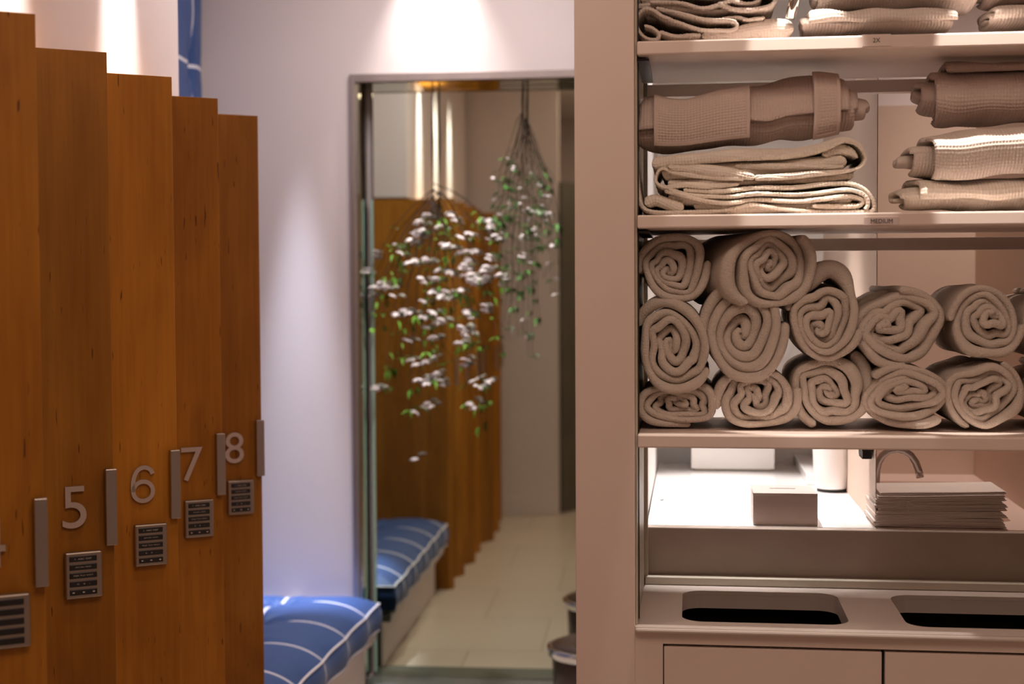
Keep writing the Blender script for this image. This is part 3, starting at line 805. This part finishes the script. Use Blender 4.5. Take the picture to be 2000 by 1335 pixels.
boxes('wall_vanity_left', [(xi, xi + 0.006, YBk + 0.001, YV1, zv + 0.001, ZC - 0.003)], M_white, kind='structure')

# white storage block at the back of the counter
a = at_z(1350, 919, zv); b = at_z(1512, 919, zv)
sb = thing('storage_box', 'plain white box pushed to the back of the vanity counter', 'box', (a.x, a.y, zv))
boxes('box_body', [(0, b.x - a.x, 0.0, max(0.06, YV1 - a.y - 0.01), 0.006, 0.20)], M_white, sb, 0.002)
boxes('box_shadow_strip', [(0.01, b.x - a.x - 0.01, 0.01, max(0.05, YV1 - a.y - 0.02), 0.0005, 0.006)], M_lamside, sb)  # darker inset strip standing in for the shadow line under the box
# raised white strip running back along the counter
a = at_z(1594, 947, zv); b = at_z(1547, 877, zv)
print('ledge', a, b)
white_strip = boxes('counter_strip', [(a.x - 0.025, a.x + 0.02, a.y, YV1 - 0.002, zv + 0.0005, zv + 0.028)], M_vtop, None, 0.003)
tag(white_strip, 'low white raised strip running back along the counter beside the tapered bin', 'ledge')
# tissue box cover
p0 = at_z(1472, 1030, zv); tw = at_y(1597, 1000, p0.y).x - at_y(1471, 1000, p0.y).x
ty = YBk + 0.045
tx0 = at_y(1471, 1000, ty).x; tx1 = at_y(1597, 1000, ty).x; tz = at_y(1530, 963, ty).z
tb = thing('tissue_box', 'square tissue box cover with a slot on top, at the front edge of the counter', 'tissue box', (tx0, ty, zv))
link('cover', plate_with_holes(0, tx1 - tx0, 0, 0.125, [rrect((tx1 - tx0) * .28, (tx1 - tx0) * .70, 0.072, 0.080, 0.003, 3)], tz - zv - 0.003, 0.006), M_box, tb)
boxes('box_sides', [(0, tx1 - tx0, 0, 0.003, 0.0005, tz - zv - 0.006), (0, tx1 - tx0, 0.122, 0.125, 0.0005, tz - zv - 0.006), (0, 0.003, 0.003, 0.122, 0.0005, tz - zv - 0.006), (tx1 - tx0 - 0.003, tx1 - tx0, 0.003, 0.122, 0.0005, tz - zv - 0.006)], M_box, tb)
# tapered bin
p = at_z(1627, 962, zv); wbin = 62 * p.y / FPX / 2
bt = thing('tapered_bin', 'white tapered bin standing on the counter behind the tissue box', 'bin', (p.x, p.y + 0.035, zv))
bm = bmesh.new(); lathe(bm, [(wbin * 0.95, 0.008), (wbin * 1.0, 0.014), (wbin * 1.13, 0.05), (wbin * 1.22, 0.15), (wbin * 1.24, 0.20), (wbin * 1.18, 0.203), (wbin * 1.1, 0.15)], 0, 0, 40); link('body', to_mesh(bm), M_ceramic, bt, True)
bm = bmesh.new(); lathe(bm, [(wbin * 0.9, 0.0004), (wbin * 0.92, 0.008)], 0, 0, 40); link('base', to_mesh(bm), M_dark, bt, True)
# faucet
fy = YBk + 0.24
pts = [at_y(x, y, fy) for x, y in ((1711, 1035), (1711, 985), (1711, 940), (1712, 918), (1716, 902), (1724, 889), (1736, 881), (1751, 878), (1766, 880), (1779, 889), (1788, 902), (1794, 918), (1797, 932))]
p0 = Vector((pts[0].x, fy, zv))
fc = thing('faucet', 'steel gooseneck tap arching over the basin behind the folded towels', 'tap', tuple(p0))
pts[0].z = zv + 0.002
bm = bmesh.new(); tube(bm, [q - p0 for q in pts], 0.0085, 14); link('spout', to_mesh(bm), M_faucet, fc, True)
bm = bmesh.new(); lathe(bm, [(0.016, 0.0005), (0.016, 0.006), (0.0115, 0.010), (0.0112, 0.055), (0.0105, 0.058)], 0, 0, 24); link('base', to_mesh(bm), M_faucet, fc, True)
# black comb rack on the divider
p = at_y(1692, 884, YBk + 0.10)
br = thing('brush', 'small black bristle brush hanging by the divider wall above the tap', 'brush', (p.x, p.y, p.z))
bm = bmesh.new(); add_box(bm, -0.012, 0.012, -0.02, 0.06, 0.005, 0.035, 0.002); link('handle', to_mesh(bm), M_black, br)
bm = bmesh.new()
for i in range(9):
    add_box(bm, -0.010, 0.010, -0.018 + i * 0.0085, -0.014 + i * 0.0085, -0.008 - 0.004 * (i % 2), 0.0055)
link('bristles', to_mesh(bm), M_black, br)
# stray hair on the counter
q = at_z(1293, 976, zv)
bm = bmesh.new(); tube(bm, [q + Vector((-.004, -.008, .001)), q + Vector((.001, -.006, .0012)), q + Vector((.003, .004, .001)), q + Vector((.003, .009, .001))], 0.0009, 5)
hcurl = link('hair_curl', to_mesh(bm), M_ink, None, True); tag(hcurl, 'tiny dark curl lying on the bright white counter', 'hair')

# folded hand towels in a pile
g = random.Random(5)
sy = YBk + 0.04
hx0 = at_y(1712, 1000, sy).x; hx1 = at_y(1962, 1000, sy).x; hzt = at_y(1800, 962, sy).z
NL = 11
tt = (hzt - zv - 0.002) / NL
pos = ['lowest', 'second from the bottom', 'third from the bottom', 'fourth from the bottom', 'fifth from the bottom', 'middle one', 'fifth from the top', 'fourth from the top', 'third from the top', 'second from the top', 'topmost']
for i in range(NL):
    z0 = zv + 0.001 + tt * i; dx = g.uniform(-0.004, 0.006) + (0.004 if i > 6 else 0); dr = g.uniform(-0.003, 0.008)
    tilt = 0.0
    hh = tt / 2
    th_ = hh * 0.88
    path = smooth_path([(hx1 + dr, z0 + hh * .5), (hx0 + 0.02 + dx, z0 + hh * .5), (hx0 + dx + 0.004, z0 + hh * .62), (hx0 + dx + 0.001, z0 + hh), (hx0 + dx + 0.004, z0 + hh * 1.38), (hx0 + 0.02 + dx, z0 + hh * 1.5), (hx1 + dr - 0.003, z0 + hh * 1.5)], 0.004)
    amp = g.uniform(0.3, 0.8)
    def place(A, B, S, z0=z0, i=i, ph=g.uniform(0, 6), ang=g.uniform(-0.012, 0.02) + (0.02 if i > 5 else 0)):
        up_ = 0.0009 * np.sin(A * 22 + ph) * 0.5 + (0.05 * np.clip((A - hx0), 0, 1) * (i / NL) * 0.55)
        return (A, S + ang * (A - hx0) * 0.0, B + up_)
    me = ribbon(path, th_, sy + g.uniform(-0.003, 0.003), sy + 0.15, [0, .1, .5, 1], place)
    o = link('folded_towel', me, M_paper, None, True)
    tag(o, 'thin folded white hand towel on the counter, %s in its pile' % pos[i], 'towel', 'folded hand towels piled by the tap')

# ================================================================== rolled towels
zs_low = shelves[2][0]
def double_spiral(R0, turns, amp, g, sq, rotc, n=520):
    T = turns * 2 * PI
    t = np.linspace(-T, T, n)
    # densify evenly by arc length
    r = np.abs(t) / T
    th_ = np.abs(t)
    sgn = np.sign(t)
    a = sgn * r * np.cos(th_ + rotc); b = sgn * r * np.sin(th_ + rotc)
    # irregular folds: smooth domain warp, strongest in the middle
    fall = (1 - 0.85 * r ** 1.5)
    for m in range(4):
        k1, k2 = g.uniform(1.8, 4.6, 2); p1, p2 = g.uniform(0, 6.28, 2)
        a2 = a + amp * fall * np.sin(k1 * b + k2 * 0.4 * a + p1) * 0.35
        b2 = b + amp * fall * np.sin(k2 * a + k1 * 0.3 * b + p2) * 0.35
        a, b = a2, b2
    for m in range(3):          # small crumples of the folds
        k1, k2 = g.uniform(5.5, 10, 2); p1, p2 = g.uniform(0, 6.28, 2)
        fo = 0.040 * np.clip(1 - (r / 0.85) ** 3, 0.06, 1)
        a, b = a + fo * np.sin(k1 * b + k2 * 0.5 * a + p1), b + fo * np.sin(k2 * a + k1 * 0.5 * b + p2)
    rr = np.hypot(a, b) + 1e-9
    ang = np.arctan2(b, a)
    # squareness of the outline
    sup = (np.abs(np.cos(ang)) ** sq + np.abs(np.sin(ang)) ** sq) ** (-1 / sq)
    a *= sup; b *= sup
    return np.column_stack([a, b]), r
def fill_thickness(p, pitch, lo=0.8, hi=2.5):
    n = len(p); d = np.linalg.norm(p[:, None, :] - p[None, :, :], axis=2)
    step = np.linalg.norm(p[1] - p[0]) + 1e-9
    i = np.arange(n); far = np.abs(i[:, None] - i[None, :]) * step > pitch * 2.2
    d = np.where(far, d, 9.0); m = np.clip(d.min(1), lo * pitch, hi * pitch) * 1.03
    k = np.ones(9) / 9
    return np.convolve(np.pad(m, 4, 'edge'), k, 'valid')
def rolled_towel(lab_, px0_, py0_, px1_, py1_, turns=2.5, seed=1, yf=2.70, length=0.30, amp=0.25, sq=2.3, rot=0.0, yawd=0.0, peak=None, skew=0.0, pitchd=0.0, snap=None):
    g = np.random.default_rng(seed)
    p_l = at_y(px0_, (py0_ + py1_) / 2, yf); p_r = at_y(px1_, (py0_ + py1_) / 2, yf)
    p_t = at_y((px0_ + px1_) / 2, py0_, yf); p_b = at_y((px0_ + px1_) / 2, py1_, yf)
    hw = (p_r.x - p_l.x) / 2 * (1.0 if px0_ < 1250 else 1.035); hh = (p_t.z - p_b.z) / 2 * (1.02 if snap is not None else 1.04)
    cx, cz = (p_l.x + p_r.x) / 2, (p_t.z + p_b.z) / 2
    if snap is not None: cz = snap + hh
    path, r = double_spiral(1, turns, amp, g, sq, rot)
    Rm = (hw + hh) / 2
    pitch = Rm / (turns * 2)         # distance between neighbouring layers
    th_ = pitch * 1.04
    ext = np.abs(path).max(0)
    path = path / ext
    path = path * [hw - th_ / 2, hh - th_ / 2]
    if peak:          # (angle, amount): lift part of the outermost layer into a loose corner
        ang = np.arctan2(path[:, 1], path[:, 0]); w = np.clip(np.cos(ang - peak[0]), 0, 1) ** peak[2] * np.clip((r - 0.72) / 0.28, 0, 1) ** 0.7
        path = path * (1 + peak[1] * w)[:, None]
    # resample
    d = np.concatenate([[0], np.cumsum(np.linalg.norm(np.diff(path, axis=0), axis=1))])
    s = np.linspace(0, d[-1], int(d[-1] / 0.0032)); path = np.column_stack([np.interp(s, d, path[:, k]) for k in (0, 1)]); rr = np.interp(s, d, r)
    th_ = fill_thickness(path, pitch)
    wob = 0.004 * np.sin(s * 21 + seed) + 0.003 * np.sin(s * 47 + 2 * seed)
    s0 = wob + 0.010 * (1 - rr) * (1 if seed % 2 else -0.2) + 0.005 * np.sin(rr * 19 + seed) + 0.003 * np.sin(s * 12 + 3 * seed)
    if peak: 
        ang = np.arctan2(path[:, 1], path[:, 0]); w = np.clip(np.cos(ang - peak[0]), 0, 1) ** 2 * np.clip((rr - 0.72) / 0.28, 0, 1)
        s0 = s0 + 0.02 * w
    me = ribbon(path, th_, s0, length + 0 * s0, [0, .04, .12, .3, .6, 1], lambda A, B, S: (A, S, B), lump=0.0022, seed=seed)
    m3 = bpy.data.meshes.new('plug')          # added disc plugging the roll so no background shows through
    vv = [(0, 0.1, 0)] + [(hw * 0.88 * math.cos(2 * PI * i / 24), 0.1, hh * 0.88 * math.sin(2 * PI * i / 24)) for i in range(24)]
    m3.from_pydata(vv, [], [(0, i + 1, (i + 1) % 24 + 1) for i in range(24)])
    me = join_meshes([me, m3])
    o = link('rolled_towel', me, M_terry, None, True)
    o.location = (cx, yf, cz); o.rotation_euler = (pitchd, 0, yawd)
    return tag(o, lab_, 'rolled towel', 'rolled bath towels on the lowest shelf')
# bottom row
rolled_towel('flattened rolled towel lowest against the left shelf side', 1243, 742, 1403, 838, 2.3, 1, 2.70, amp=0.22, sq=2.8, snap=zs_low + .0005)
rolled_towel('wide rolled towel in the bottom row, second from the left side', 1396, 716, 1566, 838, 2.4, 2, 2.70, amp=0.32, sq=2.5, rot=1.0, snap=zs_low + .0005)
rolled_towel('loose rolled towel in the bottom row, third from the left side', 1548, 690, 1704, 836, 2.3, 3, 2.71, amp=0.33, sq=2.2, rot=2.4, snap=zs_low + .0005, peak=(1.0, 0.10, 3))
rolled_towel('pinkish rolled towel in the bottom row with a clean S-curl, fourth from the left side', 1686, 706, 1859, 838, 2.3, 4, 2.69, amp=0.30, sq=2.4, rot=0.6, snap=zs_low + .0005)
rolled_towel('rolled towel in the bottom row, fifth from the left side', 1846, 700, 2004, 838, 2.4, 15, 2.69, amp=0.34, sq=2.3, rot=1.8, snap=zs_low + .0005)
rolled_towel('bottom row towel cut by the right picture edge', 2006, 706, 2160, 838, 2.3, 16, 2.71, amp=0.3, snap=zs_low + .0005)
# second row
rolled_towel('big tight rolled towel leaning on the left shelf side with a loose flap on top', 1241, 590, 1392, 768, 2.4, 7, 2.675, amp=0.34, sq=2.1, rot=0.2, peak=(2.0, 0.13, 4))
rolled_towel('large rolled towel with a hollow crumpled middle, right of the one with a top flap', 1364, 545, 1543, 744, 2.3, 21, 2.68, amp=0.26, sq=2.1, rot=1.4)
rolled_towel('upright oval rolled towel with a pointed loose corner rising above it', 1534, 545, 1688, 706, 2.5, 9, 2.685, amp=0.22, sq=2.1, rot=2.9, peak=(1.42, 0.50, 9))
rolled_towel('round rolled towel with a big S-curl, right of the pointed one', 1668, 558, 1850, 724, 2.2, 10, 2.70, amp=0.3, sq=2.2, rot=0.4, yawd=0.06)
rolled_towel('round rolled towel on the second layer, right of the one with an S-curl', 1852, 556, 2004, 702, 2.3, 12, 2.69, amp=0.3, sq=2.2, rot=1.2)
rolled_towel('second layer towel cut by the right picture edge', 1998, 562, 2150, 704, 2.3, 13, 2.72, amp=0.3)
# top row
rolled_towel('rolled towel highest in the left corner, touching the shelf above', 1241, 457, 1389, 589, 2.4, 14, 2.69, amp=0.2, sq=2.3, rot=0.8)
rolled_towel('rolled towel highest on the pile with a wide hooded outer layer', 1428, 450, 1598, 600, 2.6, 5, 2.665, amp=0.22, sq=2.2, rot=0.3, yawd=0.28, peak=(3.25, 0.22, 6))

# ================================================================== waffle robes
YR = 2.665
def crop_path(pts, sc, ox, oy, Y):
    out = []
    for p in pts:
        w = at_y(p[0] / sc + ox, p[1] / sc + oy, Y); out.append((w.x, w.z))
    return out
SIDE = list(np.concatenate([np.linspace(0, 0.16, 26), [0.25, 0.45, 0.7, 1.0]]))
def folded(parts, sc, ox, oy, Y, depth, name, label_, mat, grp, step=0.0015):
    ms = []
    for (pts, th_, yoff) in parts:
        wp = crop_path(pts, sc, ox, oy, Y + yoff)
        k = (Y + yoff) / FPX / sc
        ths = [t * k for t in th_] if isinstance(th_, (list, tuple)) else [th_ * k] * len(pts)
        p = smooth_path(wp, step, ths)
        ss = np.arange(len(p)) * step
        wob = 0.003 * np.sin(ss * 30 + yoff * 100) + 0.002 * np.sin(ss * 71)
        ms.append(ribbon(p[:, :2], p[:, 2], Y + yoff + wob, Y + yoff + depth, SIDE, lambda A, B, S: (A, S, B), waf=0.0024, lump=0.0016, seed=len(ms) + 3))
    me = join_meshes(ms) if len(ms) > 1 else ms[0]
    o = link(name, me, mat, None, True)
    return tag(o, label_, 'robe', grp)
G1 = 'waffle robes on the shelf marked MEDIUM'; G2 = 'waffle robes on the shelf marked 2X'
folded([
    ([(1430, 602), (1620, 610), (1760, 612), (1822, 590), (1800, 552), (1700, 535), (1500, 552), (1250, 570), (1000, 560), (760, 585), (560, 560), (380, 510), (270, 480)], 36, 0.0),
    ([(300, 470), (480, 520), (760, 535), (1000, 512), (1300, 520), (1560, 490), (1720, 482), (1830, 520), (1862, 590), (1840, 640)], 36, 0.0),
    ([(420, 480), (700, 495), (1000, 468), (1300, 460), (1560, 432), (1720, 428), (1830, 470), (1905, 560), (1908, 640), (1840, 660), (1500, 652), (1250, 640), (1080, 618), (950, 600), (820, 622), (650, 650), (400, 660), (180, 655), (95, 610), (68, 520), (55, 420), (48, 330)], 38, 0.004),
    ([(120, 590), (200, 560), (300, 590), (420, 632)], 96, 0.012),
    ([(500, 600), (900, 640), (1300, 615), (1800, 620)], 70, 0.016),
    ([(300, 540), (800, 555), (1300, 545), (1750, 540)], 110, 0.02),
], 4, 1230, 250, YR, 0.26, 'folded_robe', 'brightest folded white robe, bottom of the left pile, looped at the right', M_waffle2, G1)
folded([
    ([(170, 275), (420, 248), (800, 205), (1200, 200), (1480, 150), (1660, 95), (1770, 120), (1835, 200), (1835, 265), (1760, 315), (1560, 345), (1300, 370), (980, 385)], [96, 96, 96, 88, 76, 50, 34, 26, 24, 24, 44, 52, 50], 0.0),
    ([(300, 300), (560, 320), (800, 350), (980, 385)], [60, 90, 90, 40], 0.002),
    ([(860, 440), (640, 455), (420, 440), (280, 462), (205, 420), (215, 345), (260, 315), (360, 350), (640, 385), (900, 400)], [30, 54, 52, 40, 28, 24, 24, 40, 44, 30], 0.006),
    ([(820, 290), (1100, 300), (1400, 300), (1680, 300)], [40, 50, 50, 30], 0.008),
    ([(1510, 205), (1620, 160), (1720, 180), (1780, 230)], [70, 86, 70, 20], 0.01),
    ([(250, 350), (700, 330), (1200, 300), (1700, 260)], 120, 0.018),
    ([(300, 430), (800, 420), (1400, 400), (1750, 370)], 50, 0.02),
], 4, 1230, 250, YR, 0.26, 'folded_robe', 'cream folded robe in the middle of the left pile, hem curled open', M_waffle2, G1)

def robe_roll(prof, ry, Yc, turns, th_, label_, mat, grp, ends, dense=True, seed=1, rot=0.0, patch=None, name='rolled_robe', sq=2.2):
    """prof: (px, ytop, ybottom) along x. ends: (left, right) metres by which inner layers stick out."""
    xs = []; zt = []; zb = []
    for px, a_, b_ in prof:
        xs.append(at_y(px, a_, Yc).x); zt.append(at_y(px, a_, Yc).z); zb.append(at_y(px, b_, Yc).z)
    xs, zt, zb = map(np.array, (xs, zt, zb))
    xf = np.linspace(xs[0], xs[-1], 160)
    def sm(v):
        w = np.interp(xf, xs, v); k = np.ones(9) / 9; w2 = np.convolve(np.pad(w, 4, 'edge'), k, 'valid'); return w2
    ztf, zbf = sm(zt), sm(zb)
    Hm = float(np.mean(ztf - zbf)) / 2
    def place(A, B, S):
        x = S
        t_ = np.interp(x, xf, ztf); b_ = np.interp(x, xf, zbf)
        h = (t_ - b_) / 2; c = (t_ + b_) / 2
        return (x, Yc + A, c + B / Hm * h)
    g = np.random.default_rng(seed)
    tt_ = np.linspace(0.25, turns * 2 * 2 * PI, 700)[::-1]
    r = tt_ / tt_[0]; pa = r * np.cos(tt_ + rot); pb = r * np.sin(tt_ + rot)
    for m in range(3):
        k1, k2 = g.uniform(1.5, 4, 2); p1, p2 = g.uniform(0, 6.28, 2)
        pa, pb = pa + 0.05 * np.sin(k1 * pb + p1), pb + 0.05 * np.sin(k2 * pa + p2)
    an = np.arctan2(pb, pa); sup = (np.abs(np.cos(an)) ** sq + np.abs(np.sin(an)) ** sq) ** (-1 / sq)
    path = np.column_stack([pa * sup, pb * sup])
    ext = np.abs(path).max(0); path = path / ext * [ry - th_ / 2, Hm - th_ / 2]
    d = np.concatenate([[0], np.cumsum(np.linalg.norm(np.diff(path, axis=0), axis=1))])
    n_i = np.interp(np.linspace(0, 1, 10), [0, 1], [0, d[-1]])
    rr_d = np.interp(np.linspace(0, d[-1], 4000), d, r)
    sd = np.linspace(0, d[-1], 4000)
    # fine sampling on outer turns, coarse inside
    w = np.where(rr_d > 0.45, 1 / 0.0015, 1 / 0.006)
    cw = np.concatenate([[0], np.cumsum(w[:-1] * np.diff(sd))])
    s = np.interp(np.linspace(0, cw[-1], int(cw[-1])), cw, sd)
    path = np.column_stack([np.interp(s, d, path[:, k]) for k in (0, 1)]); rr = np.interp(s, d, r)
    step_in = np.clip((1 - rr) * 1.6, 0, 1)
    # quantise so the layers end in steps
    q = np.floor(step_in * 4) / 4 * 0.6 + step_in * 0.4
    s0 = xs[0] + ends[0] * (1 - q) + 0.003 * np.sin(s * 33)
    s1 = xs[-1] - ends[1] * (1 - q) + 0.003 * np.sin(s * 27 + 1)
    L = xs[-1] - xs[0]
    sv = np.linspace(0, 1, int(L / 0.0015))
    me = ribbon(path, th_, s0, s1, list(sv), place, waf=0.0030, wafmask=(rr > 0.45).astype(float), lump=0.004, seed=seed, both=False)
    o = link(name, me, mat, None, True); tag(o, label_, 'robe', grp)
    if patch:
        for (pn, x0p, x1p, a0, a1, lift, plab, wf) in patch:
            X0 = at_y(x0p, 200, Yc - ry).x; X1 = at_y(x1p, 200, Yc - ry).x
            nx_ = max(6, int((X1 - X0) / (0.0015 if wf else 0.004))); na = 90
            SX = np.linspace(X0, X1, nx_)[:, None] + 0 * np.zeros((1, na)); AN = np.linspace(a0, a1, na)[None, :] + 0 * SX
            if callable(lift): pass
            supf = (np.abs(np.cos(AN)) ** sq + np.abs(np.sin(AN)) ** sq) ** (-1 / sq)
            lay = []
            for off in (0.0052, 0.0005):
                dd = -waffle(SX, AN * (ry + Hm) / 2) * 0.0026 if (wf and off > 0.001) else 0
                edge = np.minimum(np.minimum(SX - X0, X1 - SX), np.minimum(AN - min(a0, a1), max(a0, a1) - AN) * 0.06)
                rim = np.where(edge < 0.007, 0.0008, 0.0)
                if wf and off > 0.001: dd = np.where(edge < 0.007, 0, dd)
                A_ = -(ry + off + dd + rim) * np.cos(AN) * supf; B_ = (Hm + off + dd + rim) * np.sin(AN) * supf
                lay.append(np.stack(place(A_, B_, SX), -1))
            P = np.concatenate([lay[0], lay[1][:, ::-1]], axis=1)
            me2 = grid_mesh(P)
            pc = link(pn, me2, mat, o, True)
            pc['label'] = plab
    return o
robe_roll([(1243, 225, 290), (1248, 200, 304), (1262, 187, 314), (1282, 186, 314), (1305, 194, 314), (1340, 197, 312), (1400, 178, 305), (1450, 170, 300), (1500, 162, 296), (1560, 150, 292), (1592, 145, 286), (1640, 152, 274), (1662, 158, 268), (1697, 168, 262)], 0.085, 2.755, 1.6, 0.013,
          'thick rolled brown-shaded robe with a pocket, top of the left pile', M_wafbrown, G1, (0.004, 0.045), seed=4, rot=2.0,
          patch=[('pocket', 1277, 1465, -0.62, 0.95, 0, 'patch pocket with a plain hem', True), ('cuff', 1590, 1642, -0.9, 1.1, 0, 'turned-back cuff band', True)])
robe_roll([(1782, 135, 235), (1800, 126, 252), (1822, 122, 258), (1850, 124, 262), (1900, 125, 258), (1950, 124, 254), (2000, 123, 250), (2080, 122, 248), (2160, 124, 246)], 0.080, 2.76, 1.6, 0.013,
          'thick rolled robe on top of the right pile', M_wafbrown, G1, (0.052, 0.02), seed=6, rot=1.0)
robe_roll([(1752, 282, 350), (1775, 272, 356), (1800, 268, 360), (1850, 262, 362), (1900, 256, 356), (1960, 252, 348), (2060, 248, 342), (2160, 248, 342)], 0.085, 2.726, 1.3, 0.011,
          'rolled robe in the middle of the right pile, hit by a sharp patch of light', M_waffle, G1, (0.055, 0.02), seed=8, rot=0.5)
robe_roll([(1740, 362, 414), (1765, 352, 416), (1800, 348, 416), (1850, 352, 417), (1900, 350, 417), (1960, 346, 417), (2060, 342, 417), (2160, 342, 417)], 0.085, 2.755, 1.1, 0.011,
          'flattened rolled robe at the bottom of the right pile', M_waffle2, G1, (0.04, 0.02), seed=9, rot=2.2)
# shelf marked 2X
YT = 2.66
folded([
    ([(140, 240), (215, 265), (280, 320), (262, 372), (190, 378), (115, 340), (68, 250), (66, 160), (125, 92), (215, 95), (330, 165), (500, 225), (700, 290), (880, 292), (1000, 285), (1046, 240), (980, 195), (760, 190), (560, 150), (380, 105), (250, 75)], 42, 0.0),
    ([(290, 300), (420, 345), (560, 345), (700, 345)], 50, 0.01),
    ([(700, 345), (1000, 330), (1250, 280), (1480, 265), (1600, 285)], [70, 120, 190, 200, 170], 0.012),
    ([(900, 175), (1060, 160), (1150, 185), (1320, 170)], 34, 0.004),
    ([(150, 140), (500, 170), (1000, 250)], 90, 0.06),
], 5, 1230, 0, YT, 0.26, 'folded_robe', 'folded cream robe with an open loop at the left, lowest left on the 2X shelf', M_waffle, G2, 0.0016)
folded([
    ([(60, 60), (250, 50), (520, 80), (760, 100), (1000, 100), (1300, 90)], [50, 60, 60, 50, 40, 30], 0.02),
    ([(200, 10), (480, 20), (700, 70), (860, 40), (1000, -10), (700, -60), (300, -60)], 40, 0.0),
    ([(860, 20), (1000, 75), (1180, 92), (1340, 60), (1420, -10), (1380, -110), (1150, -160), (950, -110), (930, -40), (1050, 15), (1200, 25), (1270, -30), (1180, -80), (1080, -50)], 42, -0.004),
    ([(100, -20), (500, -40), (900, -100)], 120, 0.05),
], 5, 1230, 0, YT, 0.26, 'folded_robe', 'bundled robe with a coiled end, resting on the looped robe on the 2X shelf', M_waffle, G2, 0.0016)
robe_roll([(1575, -60, 30), (1590, -66, 46), (1640, -66, 36), (1700, -68, 30), (1780, -70, 29), (1850, -70, 34), (1890, -66, 40), (1908, -50, 20)], 0.075, 2.745, 1.5, 0.012,
          'rolled robe lying across the middle of the 2X shelf, its underside showing', M_waffle, G2, (0.02, 0.01), seed=12, rot=1.4)
robe_roll([(1560, 36, 72), (1600, 33, 72), (1700, 30, 70), (1780, 29, 69), (1840, 28, 66), (1853, 34, 64)], 0.10, 2.745, 1.1, 0.010,
          'flat folded robe beneath the rolled one in the middle of the 2X shelf', M_waffle, G2, (0.01, 0.003), seed=13, rot=2.4, name='folded_robe', sq=4)
robe_roll([(1918, 26, 58), (1935, 20, 60), (1980, 18, 60), (2060, 16, 58), (2160, 16, 58)], 0.09, 2.745, 1.1, 0.010,
          'flat folded robe at the right end of the 2X shelf', M_waffle, G2, (0.004, 0.01), seed=14, rot=2.4, name='folded_robe', sq=3.5)
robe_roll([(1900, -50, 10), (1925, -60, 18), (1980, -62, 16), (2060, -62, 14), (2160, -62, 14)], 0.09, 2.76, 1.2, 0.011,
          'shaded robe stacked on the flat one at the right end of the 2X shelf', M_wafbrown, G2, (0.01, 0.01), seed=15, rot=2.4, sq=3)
# metal rod standing in the robes
a = at_y(1543, 36, 2.662); b = at_y(1566, -60, 2.66)
bm = bmesh.new(); tube(bm, [a - a, (b - a) * 0.5, b - a], [0.0085, 0.0105, 0.011], 16)
rod = link('metal_rod', to_mesh(bm), M_chrome, None, True); rod.location = a
tag(rod, 'short polished metal rod leaning between the robes on the 2X shelf', 'rod')
